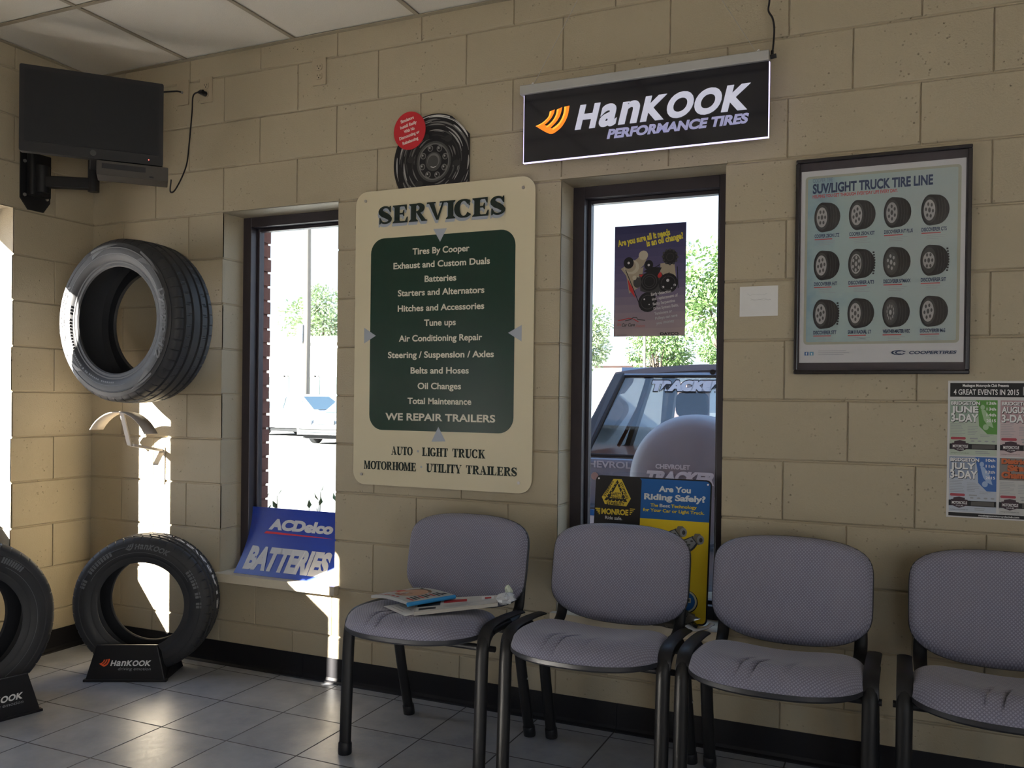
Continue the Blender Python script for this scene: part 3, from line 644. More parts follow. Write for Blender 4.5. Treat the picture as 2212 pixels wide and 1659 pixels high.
# ------------------------------------------------------------------ tyres
M_LET = mat('raised_rubber_lettering', (.11, .115, .125), .6)
M_CHALK = mat('white_tread_print', (.75, .75, .76), .7)
def tyre_profile(R, rr, w):
    h = R-rr
    front = [(rr+.000, .38*w), (rr-.002, .405*w), (rr+.004, .425*w), (rr+.014, .430*w), (rr+.018, .442*w), (rr+.024, .444*w), (rr+.028, .458*w), (rr+.22*h+.01, .482*w), (rr+.45*h, .50*w), (rr+.60*h, .497*w), (rr+.615*h, .503*w), (rr+.64*h, .503*w), (rr+.655*h, .494*w), (rr+.78*h, .475*w), (R-.030, .452*w), (R-.018, .430*w), (R-.010, .40*w)]
    tread = []
    g = .0065
    def groove(c, hw, dep=.0075): return [(c+hw, 0), (c+hw*.7, dep), (c-hw*.7, dep), (c-hw, 0)]
    cuts = groove(.27*w, .007)+groove(.095*w, .0065)+groove(-.095*w, .0065)+groove(-.27*w, .007)
    crown = lambda t: R-.006*(abs(t)/(.38*w))**2
    seq = [(.36*w, 0), (.32*w, 0)]+cuts[:4]+[(.21*w, 0), (.16*w, 0)]+cuts[4:8]+[(.03*w, 0), (-.03*w, 0)]+cuts[8:12]+[(-.16*w, 0), (-.21*w, 0)]+cuts[12:]+[(-.32*w, 0), (-.36*w, 0)]
    flags = []
    for t, d in seq: tread.append((crown(t)-d, t)); flags.append(d > 0)
    back = [(r, -t) for r, t in front[::-1]]
    inner = [(rr+.004, -.36*w), (rr+.03, -.40*w), (rr+.5*h, -.45*w), (R-.035, -.40*w), (R-.02, -.25*w), (R-.018, 0), (R-.02, .25*w), (R-.035, .40*w), (rr+.5*h, .45*w), (rr+.03, .40*w), (rr+.004, .36*w)]
    return front, tread, flags, back, inner
def tyre(name, R, rr, w, label, loc, rotz, marks=(), tread_text='', group=None):
    t = thing(name, label, 'tire', loc, rotz, group)
    front, tread, flags, back, inner = tyre_profile(R, rr, w)
    prof = front+tread+back+inner; n = len(prof); seg = 576; nf = len(front); nt_ = len(tread)
    mb = MB(); vs = []
    for j in range(seg):
        th = 2*pi*j/seg; c, s = math.cos(th), math.sin(th)
        for i, (r, tt) in enumerate(prof):
            k = i-nf
            if 0 <= k < nt_ and not flags[k]:
                a = abs(tt)/w
                jj = (j+(4 if tt < 0 else 0)) % 12
                if a > .30 and jj == 0: r -= .0042
                elif .14 < a < .24 and (j+(2 if a > .18 else 0)) % 12 == 6: r -= .004
            elif (k == -1 or k == nt_ or k == -2 or k == nt_+1) and ((j+(4 if tt < 0 else 0)) % 12) == 0: r -= .003
            vs.append((r*c, -tt, r*s))
    fs = []
    for j in range(seg):
        k = (j+1) % seg
        for i in range(n):
            i2 = (i+1) % n; fs.append((j*n+i, j*n+i2, k*n+i2, k*n+i))
    mb.add(vs, fs, 0, True); mb.build('tyre_body', M_RUB, t, angle=28)
    def tf(r):
        pts = front
        for (r0, t0), (r1, t1) in zip(pts[7:-1], pts[8:]):
            if r0 <= r <= r1: return t0+(t1-t0)*(r-r0)/(r1-r0)
        return .48*w
    for st, ang, r0, h, wd, kind in marks:
        P = Print(0)
        if kind == 'logo': flame_logo(P, -wd/2, -h/2, h, M_LET)
        elif kind == 'hank': flame_logo(P, -wd/2-h*1.4, -h/2, h*1.1, M_LET); hankook_word(P, -wd/2, -h/2, h, M_LET, wd)
        elif kind == 'line': P.rect(-wd/2, -h/2, wd/2, h/2, M_LET)
        elif kind == 'swoosh': P.poly([(-wd/2, h/2), (wd/2, h*.35), (wd*.1, -h*.1), (-wd*.2, -h/2)], M_LET)
        elif kind == 'bars':
            for q in range(14):
                if random.random() < .8: P.rect(-wd/2+wd*q/14, -h/2, -wd/2+wd*(q+.7)/14, h/2, M_LET)
        else: P.text(st, -wd/2, -h/2, h, M_LET, w=wd, bold=.03, shear=.15)
        a0 = math.radians(ang)
        def fn(u, v, w_, a0=a0, r0=r0):
            r = r0+v; a = a0-u/r0
            return (r*math.cos(a), -(tf(r)+.0018), r*math.sin(a))
        if kind in ('line', 'swoosh'):                   # long strokes follow the curve
            mb2 = MB()
            if kind == 'line':
                k = 24; vs2 = [fn(-wd/2+wd*q/k, s_*h/2, 0) for q in range(k+1) for s_ in (-1, 1)]; mb2.add(vs2, [(2*q, 2*q+2, 2*q+3, 2*q+1) for q in range(k)])
            else:
                k = 16; vs2 = []
                for q in range(k+1):
                    u = -wd/2+wd*q/k; f = q/k; vs2 += [fn(u, -h/2+h*f*.9, 0), fn(u, h/2-.1*h*f, 0)]
                mb2.add(vs2, [(2*q, 2*q+2, 2*q+3, 2*q+1) for q in range(k)])
            mb2.build('moulded_line', M_LET, t)
        else: P.build('sidewall_lettering', fn, t)
    if tread_text:
        P = Print(0); P.text(tread_text[0], -.24, -.010, .020, M_CHALK, w=.48, bold=.02)
        a0 = math.radians(tread_text[1]); tb = tread_text[2]*w
        P.build('tread_print', lambda u, v, w_: ((R+.0006)*math.cos(a0-u/R), -(tb+v), (R+.0006)*math.sin(a0-u/R)), t)
    return t
Rh, rh = .358, .232
tyre('tire', Rh, rh, .245, 'large black tire hung on the wall by the corner below the television', (.505, -.198, 1.522), 0,
     [('', 168, rh+.078, .030, .21, 'hank'), ('', 215, rh+.072, .045, .16, 'swoosh'), ('', 100, rh+.075, .04, .16, 'swoosh'), ('', 48, rh+.072, .045, .14, 'swoosh'), ('Dynapro HP2', -4, rh+.070, .030, .30, 'text'), ('', -58, rh+.072, .04, .13, 'swoosh'),
      ('', 185, rh+.036, .008, .20, 'bars'), ('', 222, rh+.040, .007, .14, 'bars'), ('', 255, rh+.038, .007, .16, 'bars'), ('', 90, rh+.052, .0018, .62, 'line'), ('', 235, rh+.052, .0018, .5, 'line')],
     group='display tires')
T2 = math.radians(25.5)
tyre('tire', .296, .184, .178, 'black tire on a display stand on the floor below the empty tire hanger', (.618, -.222, .304), T2,
     [('', 78, .188+.066, .022, .15, 'hank'), ('', 250, .188+.06, .03, .1, 'swoosh'), ('', 20, .188+.062, .022, .2, 'bars'), ('', 140, .188+.062, .02, .2, 'bars'), ('', 90, .188+.04, .0015, .5, 'line')],
     ('P195/65R15', 40, -.06), 'display tires')
T3 = math.radians(76)
tyre('tire', .325, .20, .20, 'black tire on a display stand cut off at the left edge of the photo', (.368, -.885, .330), T3,
     [('', 60, .20+.066, .022, .14, 'bars'), ('', 0, .2+.045, .0015, .5, 'line')], '', 'display tires')
def tire_stand(label, loc, rotz):
    t = thing('tire_stand', label, 'stand', loc, rotz, 'tire display stands')
    mb = MB(); W0, W1_, hh = .166, .126, .150
    prof = lambda y0, y1, s: None
    # front block: trapezoid leaning back, hollow shell look
    b0 = [(-W0, 0, .0), (W0, 0, .0), (W0, .0, .008), (-W0, 0, .008)]
    vs = [(-W0, -.004, 0), (W0, -.004, 0), (W1_, .012, hh), (-W1_, .012, hh), (-W0, .012, 0), (W0, .012, 0), (W1_, .026, hh), (-W1_, .026, hh)]
    mb.add(vs, [(0, 1, 2, 3), (7, 6, 5, 4), (0, 4, 5, 1), (1, 5, 6, 2), (2, 6, 7, 3), (3, 7, 4, 0)])
    bevel(mb.build('front_panel', M_BLKP, t), .003)
    mb = MB(); mb.box((-W0-.006, -.008, 0), (W0+.006, .016, .010)); bevel(mb.build('foot_strip', M_BLKP, t), .002)
    for s in (-1, 1):
        mb = MB(); sx = s*(W0-.004)
        x1 = s*(W1_-.004)
        vs = [(sx, .0, 0), (sx, .215, 0), (s*.140, .215, .075), (s*.134, .12, .05), (x1, .020, hh)]
        off = -s*.006
        vs2 = [(x+off, y, z) for x, y, z in vs]
        f = tuple(range(5)); mb.add(vs+vs2, [f, tuple(9-i for i in range(5))]+[(i, 5+i, 5+(i+1) % 5, (i+1) % 5) for i in range(5)])
        mb.build('side_panel', M_BLKP, t)
    mb = MB(); mb.add([(-W0+.008, .205, 0), (W0-.008, .205, 0), (.134, .205, .074), (-.134, .205, .074), (-W0+.008, .212, 0), (W0-.008, .212, 0), (.134, .212, .074), (-.134, .212, .074)], [(0, 1, 2, 3), (7, 6, 5, 4), (0, 4, 5, 1), (1, 5, 6, 2), (2, 6, 7, 3), (3, 7, 4, 0)]); mb.build('rear_panel', M_BLKP, t)
    P = Print(.0002); flame_logo(P, -.098, .066, .028, mat('print_red_orange', (.75, .09, .02), .5)); hankook_word(P, -.063, .066, .022, PW, .168)
    P.text('driving emotion', .104, .048, .012, PG, w=.135, align='r', bold=.0, shear=.25)
    sl = .016/hh
    P.build('printed_logo', lambda u, v, w: (u, -.0052+v*sl-w, v), t)
    return t
tire_stand('black tire display stand with white lettering under the middle floor tire', (.649, -.364, 0), T2)
tire_stand('black tire display stand partly cut off at the left edge of the photo', (.600, -.905, 0), T3)
# the empty wall hanger below the big tyre
hg = thing('tire_hanger', 'empty white painted steel tire hanger on the wall above the floor tire', 'hanger', (.463, 0, .85))
HM = mat('greyish_painted_steel', (.42, .38, .34), .5)
mb = MB(); mb.box((-.018, -.005, -.062), (.018, -.0005, .11)); 
bevel(mb.build('wall_strap', HM, hg), .001)
for zz in (-.04, .035):
    mb = MB(); mb.cyl((0, -.004, zz), (0, -.007, zz), .005, 8); mb.build('bolt', M_STEEL, hg)
mb = MB(); beam(mb, (-.005, -.004, .095), (-.02, -.155, .125), .03, .012); mb.build('brace', HM, hg)
mb = MB(); mb.add([(-.045, -.155, .125), (-.02, -.155, .120), (-.065, -.16, .275), (-.09, -.16, .275), (-.045, -.161, .125), (-.02, -.161, .120), (-.065, -.166, .275), (-.09, -.166, .275)], [(0, 1, 2, 3), (7, 6, 5, 4), (0, 4, 5, 1), (1, 5, 6, 2), (2, 6, 7, 3), (3, 7, 4, 0)]); mb.build('upright', HM, hg)
mb = MB(); k = 14; vs = []
for q in range(k+1):
    a = pi*(.80-.62*q/k); r = .205
    for dy in (-.012, -.085): vs.append((-.075+r*math.cos(a), -.11+dy, .275-.205+r*math.sin(a)))
mb.add(vs, [(2*q, 2*q+1, 2*q+3, 2*q+2) for q in range(k)], 0, True); o = mb.build('cradle', HM, hg); m = o.modifiers.new('thickness', 'SOLIDIFY'); m.thickness = .003
mb = MB(); beam(mb, (.0, -.006, .085), (.085, -.12, .04), .022, .006); mb.build('lower_tab', HM, hg)

# ------------------------------------------------------------------ stacking chairs
def outline(th, a, b, n):                                # superellipse
    c, s = math.cos(th), math.sin(th)
    k = (abs(c)**n+abs(s)**n)**(-1/n); return a*c*k, b*s*k
def pad(mb, shape, surf, thick, seg=96, rings=24, mi=0, e0=.80):
    # shape(th)->(p,q) outline; surf(p,q,m)->height of the face; closed cushion with rounded rim
    vs = []; fs = []
    ms = [((k+.0)/rings) for k in range(1, rings+1)]
    vs.append((0, 0, surf(0, 0, 0)))
    for m in ms:
        for j in range(seg):
            p, q = shape(2*pi*j/seg); p *= m; q *= m
            e = max(0, (m-e0)/(1-e0)); rnd = (1-math.sqrt(max(0, 1-e**2)))*thick
            vs.append((p, q, surf(p, q, m)-rnd))
    for j in range(seg): fs.append((0, 1+j, 1+(j+1) % seg))
    for k in range(rings-1):
        for j in range(seg): a = 1+k*seg; fs.append((a+j, a+seg+j, a+seg+(j+1) % seg, a+(j+1) % seg))
    mb.add(vs, fs, mi, True)
def seat_shape(th):
    p, q = outline(th, .243, .205, 3.4)
    if q < 0:
        p, q = outline(th, .243, .205, 2.35); q *= 1.08       # front bows forward
    return p, q
def seat_surf(p, q, m):
    f = q/.215
    z = .072-.006*math.exp(-((p/.13)**2+((q+.02)/.13)**2))            # worn hollow in the middle
    z -= .036*(1-(p/.243)**2)*max(0, min(1, (f+.75)/1.5))           # dished towards the back
    z -= .016*max(0, -f-.45)**1.5+.004*max(0, f-.5)+.004*(p/.243)**4
    for x0, d in ((-.045, .013), (-.085, .009), (.04, .005)):     # puckers in the fabric along the front edge
        xx = p-x0-(q+.22)*.25
        z -= d*math.exp(-(xx/.0045)**2)*max(0, min(1, (-q-.06)/.07))*min(1, (1-m)/.05)
    return z
def back_shape(th):
    p, q = outline(th, .243, .130, 5.6)
    q += (.026 if q > 0 else -.050)*(1-abs(p/.243)**2.4)*abs(q)/.128
    p *= 1-.035*(q/.15 if q < 0 else 0)*-1*0
    return p, q
def back_surf(p, q, m):
    z = .040-.004*(1-m*m)*0
    for x0, s in ((.02, 1), (-.02, -1)):
        z -= .003*math.exp(-((p-x0)/.004)**2)*max(0, min(1, (s*q-.11)/.03))
    z -= .006*math.exp(-(((p-.05)/.10)**2+((q+.02)/.08)**2))
    return z
BEND = .030
def make_chair(label):
    t = thing('waiting_room_chair', label, 'chair', group='grey stacking chairs along the wall')
    # seat cushion, tipped slightly back
    tilt = .035
    def put_seat(p, q, h): return (p, q-.118, .430+h-tilt*(q-.0))
    mb = MB(); pad(mb, seat_shape, seat_surf, .062, seg=264, rings=30, e0=.66); mb.v = [put_seat(*p) for p in mb.v]; mb.build('seat', M_FAB, t, angle=80)
    mb = MB(); seg = 72; ov = [seat_shape(2*pi*j/seg) for j in range(seg)]
    for (sc, z0, z1) in ((1.004, -.012, .006),):
        lo = [put_seat(p*.975, q*.975, z0) for p, q in ov]; mi_ = [put_seat(p*sc, q*sc, z0+.006) for p, q in ov]; hi = [put_seat(p*sc, q*sc, z1) for p, q in ov]; inn = [put_seat(p*.97, q*.97, z1+.002) for p, q in ov]
        vs = lo+mi_+hi+inn
        fs = [(r*seg+j, r*seg+(j+1) % seg, (r+1)*seg+(j+1) % seg, (r+1)*seg+j) for r in range(3) for j in range(seg)]
        mb.add(vs, fs, 0, True); mb.add(lo, [tuple(range(seg-1, -1, -1))])
    mb.build('seat_shell', M_SHELL, t, angle=35)
    # backrest, curved and leaning
    lean = .20
    def put_back(p, q, h):
        y = .205-h*math.cos(lean)+(q+.0)*math.sin(lean)-BEND*(p/.24)**2
        return (p, y, .618+q*math.cos(lean)+h*math.sin(lean))
    mb = MB(); pad(mb, back_shape, back_surf, .034); mb.v = [put_back(*p) for p in mb.v]; mb.f = [f[::1] for f in mb.f]; mb.build('backrest', M_FAB, t, angle=80)
    mb = MB(); ov = [back_shape(2*pi*j/seg) for j in range(seg)]; R_ = 8; vs = []; fs = []
    rows = [(.985, .012), (1.004, .006), (1.002, -.004), (.97, -.010), (.9, -.012)]+[(.9*(1-k/R_), -.012-.002*k/R_) for k in range(1, R_)]
    for sc, h in rows: vs += [put_back(p*sc, q*sc, h) for p, q in ov]
    for r in range(len(rows)-1): fs += [(r*seg+j, r*seg+(j+1) % seg, (r+1)*seg+(j+1) % seg, (r+1)*seg+j) for j in range(seg)]
    fs.append(tuple(range((len(rows)-1)*seg, len(rows)*seg))); mb.add(vs, fs, 0, True)
    mb.build('backrest_shell', M_SHELL, t, angle=40)
    # each side is one bent oval tube: front leg, rail over the seat edge, rear leg
    for s in (-1, 1):
        x = s*.252
        fpts = spline([(x, -.215, .030), (x, -.207, .22), (x, -.200, .375), (x, -.190, .425), (x, -.160, .452), (x, -.11, .458), (x, -.02, .455)], 6)
        mb = MB(); mb.tube(fpts, 0.017, 14, ry=.0210, up=(0, 1, .3)); lg = mb.build('leg', M_BLK, t)
        mb = MB(); mb.tube([(x, -.2155, .0), (x, -.2155, .004), (x, -.2145, .036), (x, -.214, .038)], [.022, .0235, .0228, .021], 14, ry=None); mb.build('foot_cap', M_BLKP, lg)
        rpts = spline([(x*.97, -.03, .442), (x*.97, .03, .43), (x*.975, .085, .385), (x*.985, .13, .22), (x*.99, .187, .030)], 6)
        mb = MB(); mb.tube(rpts, 0.0158, 14, ry=.0195, up=(0, 1, .3)); lg = mb.build('leg', M_BLK, t)
        mb = MB(); mb.tube([(x*.992, .196, 0), (x*.992, .195, .004), (x*.990, .186, .036), (x*.990, .1855, .038)], [.021, .022, .0215, .020], 14); mb.build('foot_cap', M_BLKP, lg)
        mb = MB(); mb.cyl((x*.986-s*.0, .128, .225), (x*.986+s*.02, .128, .225), .004, 8); mb.build('leg_rivet', M_STEEL, lg)
        upr = spline([(s*.205, .02, .425), (s*.208, .12, .428), (s*.209, .165, .445), (s*.209, .185, .48), (s*.205, .205, .56), (s*.20, .222, .66)], 6)
        mb = MB(); mb.tube(upr, .010, 12, ry=.019, up=(0, 1, 0)); mb.build('back_upright', M_BLK, t)
        mb = MB(); mb.cyl((x, -.165, .405), (x+s*.028, -.165, .405), .0095, 12); mb.build('side_bolt', M_BLKP, t)
        mb = MB(); mb.tube(spline([(x, -.196, .420), (x, -.186, .449), (x, -.155, .470), (x, -.10, .4765), (x, .0, .474), (x, .09, .466)], 6), .006, 10, ry=.0215, up=(0, .2, 1)); mb.build('rail_cover', M_BLKP, t)
    for y in (-.165, .06):
        mb = MB(); mb.tube([(-.250, y, .405), (.250, y, .405)], .011, 12); mb.build('cross_bar', M_BLKP, t)
    return t
ch = make_chair('grey padded chair with magazines on its seat, farthest left of the row')
chairs = [ch]+[copy_tree(ch) for _ in range(3)]
for c, lab, x, y, rz in zip(chairs, ['grey padded chair with magazines on its seat, farthest left of the row', 'grey padded chair in front of the window with the yellow sign',
        'empty grey padded chair under the tacked white note, third in the row', 'grey padded chair cut off at the right edge, under the events flyer'],
        (2.160, 2.738, 3.300, 3.885), (-.366, -.350, -.355, -.352), (.0, .0, -.01, .0)):
    c['label'] = lab; c.location = (x, y, 0); c.rotation_euler = (0, 0, rz)
for k in children_of(chairs[0]):                          # its cushion has worked over to one side
    if k.name.startswith('seat'): k.location = (-.022, 0, .006)

# ------------------------------------------------------------------ things left on the first chair
CX, CY = 2.160, -.366
def seat_z(x, y):                                         # height of the first chair's cushion at a point
    p, q = x-CX+.022, y-CY+.118
    th = math.atan2(q, p); a, b = seat_shape(th); m = min(1, math.hypot(p, q)/math.hypot(a, b)); e = max(0, (m-.66)/.34)
    return .436+seat_surf(p, q, m)-(1-math.sqrt(max(0, 1-e*e)))*.062-.035*q
def rest(crn): return max(seat_z(crn[0][0]*(1-u)*(1-v)+crn[1][0]*u*(1-v)+crn[2][0]*u*v+crn[3][0]*(1-u)*v, crn[0][1]*(1-u)*(1-v)+crn[1][1]*u*(1-v)+crn[2][1]*u*v+crn[3][1]*(1-u)*v) for u in (0, .25, .5, .75, 1) for v in (0, .25, .5, .75, 1))
def sheet(name, corners, z, th, curl, mats, parent=None, n=10, prints=None):
    # a thin stack between four corners (front-left, front-right, back-right, back-left) sagging over the cushion
    A, B, Cc, D = [Vector(c+(0,)) for c in corners]
    def at(u, v): return A*(1-u)*(1-v)+B*u*(1-v)+Cc*u*v+D*(1-u)*v
    def fn(u, v, w):
        p = at(u, v); return (p.x, p.y, z+curl(u, v)+w)
    mb = MB(); vs = []; 
    for w in (0, th):
        for j in range(n+1):
            for i in range(n+1): vs.append(fn(i/n, j/n, w))
    N = (n+1)**2; fs = []
    for j in range(n):
        for i in range(n):
            a = j*(n+1)+i; fs.append((a, a+n+1, a+n+2, a+1)); fs.append((N+a, N+a+1, N+a+n+2, N+a+n+1))
    for i in range(n):
        for a, b in ((i, i+1), ((n)*(n+1)+i+1, n*(n+1)+i)): fs.append((a, b, N+b, N+a))
        for a, b in (((i+1)*(n+1), i*(n+1)), (i*(n+1)+n, (i+1)*(n+1)+n)): fs.append((a, b, N+b, N+a))
    mb.add(vs, fs, 0, False)
    o = mb.build(name, mats, parent)
    return o, (lambda u, v, w: fn(u, v, th+.0003+w))
PAPER = mat('white_paper', (.62, .62, .62), .7, var=.03); NEWS = mat('newsprint', (.45, .43, .39), .8, var=.1, nscale=80)
PC = [(2.048, -.570), (2.178, -.648), (2.25, -.50), (2.12, -.43)]; NC = [(2.205, -.640), (2.400, -.430), (2.350, -.325), (2.12, -.48)]; Z1 = max(rest(PC), rest(NC))+.001
o, f = sheet('paper_sheet', PC, Z1, .0012, lambda u, v: 0, PAPER)
tag(o, 'white printed sheet sticking out from under the magazines on the left chair', 'paper')
P = Print(.0002); P.lines(.15, .30, .55, 3, .10, PG, th=.02); P.build('typed_lines', f, o)
o, f = sheet('newspaper', NC, Z1+.002, .011, lambda u, v: .006*u, NEWS)
tag(o, 'folded newspaper lying on the left chair, partly under the magazine', 'newspaper')
P = Print(.0003); P.rect(.02, .03, .98, .97, mat('newsprint_light', (.50, .49, .46), .8, var=.1)); P.up(); P.rect(.03, .35, .30, .7, PK); P.rect(.34, .5, .62, .75, PR); P.rect(.05, .1, .25, .25, PK); P.lines(.34, .4, .5, 8, .04, PG, th=.012); P.rect(.8, .55, .95, .9, PAPER)
P.up(); P.rect(.84, .6, .92, .8, PR); P.build('printed_page', f, o)
mg = thing('magazine', 'glossy magazine with a face on its red and white cover, topmost on the left chair', 'magazine')
crn = [(1.955, -.505), (2.165, -.600), (2.240, -.435), (2.02, -.345)]
cur = lambda u, v: .004*math.sin(u*pi)+.004*u-.012*(1-u)**3
o, f = sheet('pages', crn, Z1+.0168, .010, cur, mat('magazine_pages', (.42, .43, .42), .6, var=.15, nscale=300), mg)
P = Print(.00035)
SK = P_('skin', (.48, .29, .20)); SK2 = P_('skin_shadow', (.33, .18, .12)); HAIR = P_('hair', (.16, .10, .06)); BLU = P_('spine_blue', (.03, .22, .48))
P.grid(0, 0, 1, 1, mat('glossy_cover', (.60, .58, .55), .25), 1); P.up()
for k in range(7): P.poly([(.03+.03*k, .42+.08*(k % 3)), (.10+.03*k, .40+.09*(k % 2)), (.07+.03*k, .75-.05*(k % 3))], PR)
for k in range(8): P.rect(.08+.07*k, .05+.015*(k % 3), .13+.07*k, .10+.02*(k % 2), PR)
P.ell(.50, .50, .24, .32, SK); P.up(); P.poly(arc(.50, .62, .25, .26, .15*pi, .95*pi, 14), HAIR); P.ell(.41, .46, .035, .025, SK2); P.ell(.55, .44, .035, .025, SK2); P.ell(.47, .34, .03, .05, SK2); P.ell(.46, .26, .07, .02, PR)
for k in range(9): P.rect(.76, .12+.085*k, .76+.18*random.uniform(.6, 1), .12+.085*k+.045, PK if k % 3 else PR)
P.rect(.30, .88, .9, .95, PK); P.build('cover', f, mg)
mb = MB(); A, B = Vector((2.160, -.6035, 0)), Vector((2.243, -.437, 0))
mb.tube([(p.x, p.y, Z1+.0253) for p in [A.lerp(B, k/6) for k in range(7)]], .0072, 10); mb.build('spine', BLU, mg)
cp = thing('plastic_packet', 'crumpled clear plastic packet at the right end of the newspaper on the chair', 'packet', (2.418, -.405, Z1+.031))
CLEAR = mat('crinkled_clear_film', (.55, .57, .60), .15, spec=.8, bump=.4, bscale=60); CLEAR2 = mat('pale_green_film', (.50, .56, .46), .2)
def crumple(mb, c, r, n=12, seed=1, sq=(1, 1, 1)):
    rd = random.Random(seed); vs = []; fs = []
    for i in range(n+1):
        for j in range(2*n):
            th = pi*i/n; ph = pi*j/n; k = r*(1+.45*(rd.random()-.5))
            vs.append((c[0]+sq[0]*k*math.sin(th)*math.cos(ph), c[1]+sq[1]*k*math.sin(th)*math.sin(ph), c[2]+sq[2]*k*math.cos(th)))
    for i in range(n):
        for j in range(2*n): fs.append((i*2*n+j, (i+1)*2*n+j, (i+1)*2*n+(j+1) % (2*n), i*2*n+(j+1) % (2*n)))
    mb.add(vs, fs)
mb = MB(); crumple(mb, (0, 0, 0), .028, 7, 3, (1, 1.4, .6)); mb.build('film', CLEAR, cp)
mb = MB(); crumple(mb, (-.005, .03, .018), .018, 6, 5, (.7, .8, 1)); mb.build('twisted_end', CLEAR2, cp)
pb = thing('plastic_bag', 'dark crinkled plastic bag lying on the window sill below the yellow sign', 'bag', (2.93, -.03, WIN_Z0+.014))
mb = MB(); crumple(mb, (-.05, .0, .028), .075, 10, 8, (1.35, .55, .45)); 
mb.v = [(x, y, max(z, .001)) for x, y, z in mb.v]; mb.build('film', mat('dark_film', (.06, .055, .045), .12, spec=.8), pb)
mb = MB(); mb.tube(spline([(.02, -.035, .02), (.05, -.05, .012), (.085, -.045, .022), (.10, -.02, .03)], 5), [.004]*15+[.007], 8, ry=.014); mb.build('folded_edge', CLEAR, pb)

# ------------------------------------------------------------------ signs and posters on the wall
CREAM = mat('cream_enamel', (.57, .51, .36), .32, var=.03, nscale=3, spec=.5); GREEN = mat('dark_green_enamel', (.006, .030, .021), .25, var=.05, nscale=3); SHD = P_('pale_blue_grey', (.33, .36, .42)); LTX = P_('pale_cream', (.60, .58, .48)); DKT = P_('near_black_green', (.01, .018, .014))
sv = thing('services_sign', 'large cream sign headed SERVICES with a dark green list panel', 'sign', (1.532, 0, .844))
mb = MB(); mb.rbox((0, -.0115, 0), (.806, -.0085, 1.203), .055, seg=8); mb.build('board', CREAM, sv)
wallf = lambda u, v, w: (u, -.0118-w, v)
P = Print(.0002); P.rrect(.076, .226, .727, 1.007, .062, GREEN, 8); P.build('list_panel', wallf, sv)
P = Print(.0002); P.up()
for pts in ([(.368, 1.029), (.429, 1.029), (.399, .977)], [(.047, .645), (.047, .58), (.104, .611)], [(.757, .64), (.757, .577), (.70, .611)], [(.370, .185), (.434, .188), (.401, .245)]):
    P = Print(.0002); P.up(); P.poly(pts, SHD); P.build('arrowhead', wallf, sv)

P = Print(.0002); P.up()
for q in range(5): serif(P, 'SERVICES', .400-.0055*(5-q)/5, 1.064-.0115*(5-q)/5, .072, SHD, .576, 'c')
P.up(); serif(P, 'SERVICES', .400, 1.064, .072, DKT, .576, 'c'); P.build('heading', wallf, sv)
P = Print(.0002); P.up(); x0 = .402
for st, z, w in (('Tires By Cooper', 1.790, .257), ('Exhaust and Custom Duals', 1.736, .435), ('Batteries', 1.678, .143), ('Starters and Alternators', 1.625, .39), ('Hitches and Accessories', 1.563, .39), ('Tune ups', 1.503, .143),
        ('Air Conditioning Repair', 1.442, .376), ('Steering / Suspension / Axles', 1.376, .478), ('Belts and Hoses', 1.313, .263), ('Oil Changes', 1.251, .196), ('Total Maintenance', 1.191, .288)):
    P = Print(.0002); P.up(); P.text(st, x0, z-.844-.0125, .0255, LTX, w=w, align='c', bold=.018); P.build('service_line', wallf, sv)
P = Print(.0002); P.up(); P.text('WE REPAIR TRAILERS', x0, 1.126-.844-.014, .029, LTX, w=.496, align='c', bold=.02); P.build('service_line', wallf, sv)
for st, x, z, w in (('AUTO', .184, .127, .100), ('LIGHT', .328, .127, .118), ('TRUCK', .465, .127, .145), ('MOTORHOME', .053, .064, .250), ('UTILITY', .348, .064, .158), ('TRAILERS', .526, .064, .220)):
    P = Print(.0002); P.up(); serif(P, st, x, z, .034, DKT, w); P.build('vehicle_word', wallf, sv)
for x, z in ((.309, .145), (.325, .083)):
    P = Print(.0002); P.up(); P.ell(x, z, .0045, .0045, SHD); P.build('dot', wallf, sv)
for x, z in ((.048, 1.165), (.757, 1.160), (.042, .042), (.752, .040)):
    mb = MB(); mb.cyl((x, -.0115, z), (x, -.0155, z), .006, 10); mb.build('screw', M_STEEL, sv)
wh = thing('wheel_display_board', 'flat cut out board printed with a chrome wheel, above the services sign', 'sign', (1.896, 0, 2.142))
cl = []
for k in range(73):
    a = 2*pi*k/72; x, z = .186*math.cos(a), .190*math.sin(a)
    if z < -.11: z = -.11
    x = min(x, .158)
    lim = .245-.0; 
    if x > 0 and x+z > .252: d = (x+z-.252)/2; x -= d; z -= d
    cl.append((x, z))
cl = cl[:-1]
mb = MB(); mb.prism(cl, lambda u, v, w: (u, w, v), -.002, -.0075); mb.build('board', PK, wh)
CH = [P_('chrome_%d' % i, (c, c*.98, c*.96), .35) for i, c in enumerate((.025, .06, .14, .30, .48))]
def clipd(x, z): return x < .156 and x+z < .250 and z > -.108
P = Print(.0002); rd = random.Random(4)
def arcs(r0, r1, n, cols, amin, amax):
    for _ in range(n):
        a = rd.uniform(0, 2*pi); L = rd.uniform(amin, amax); r = rd.uniform(r0, r1); wd = rd.uniform(.002, .006)
        pts = [(r*.95*math.cos(a+L*i/12), r*math.sin(a+L*i/12)) for i in range(13)]
        pts = [p for p in pts if clipd(*p)]
        if len(pts) > 2: P.stroke(pts, [wd*math.sin(pi*(i+.5)/len(pts))+.0008 for i in range(len(pts))], rd.choice(cols))
P.up(); arcs(.16, .182, 26, CH[2:], .3, 1.0); arcs(.12, .165, 34, CH[1:4], .3, .9); arcs(.085, .125, 30, CH[:3], .2, .6); P.stroke([(.180*math.cos(pi*.5+i*.05), .183*math.sin(pi*.5+i*.05)) for i in range(-8, 10)], .004, CH[4])
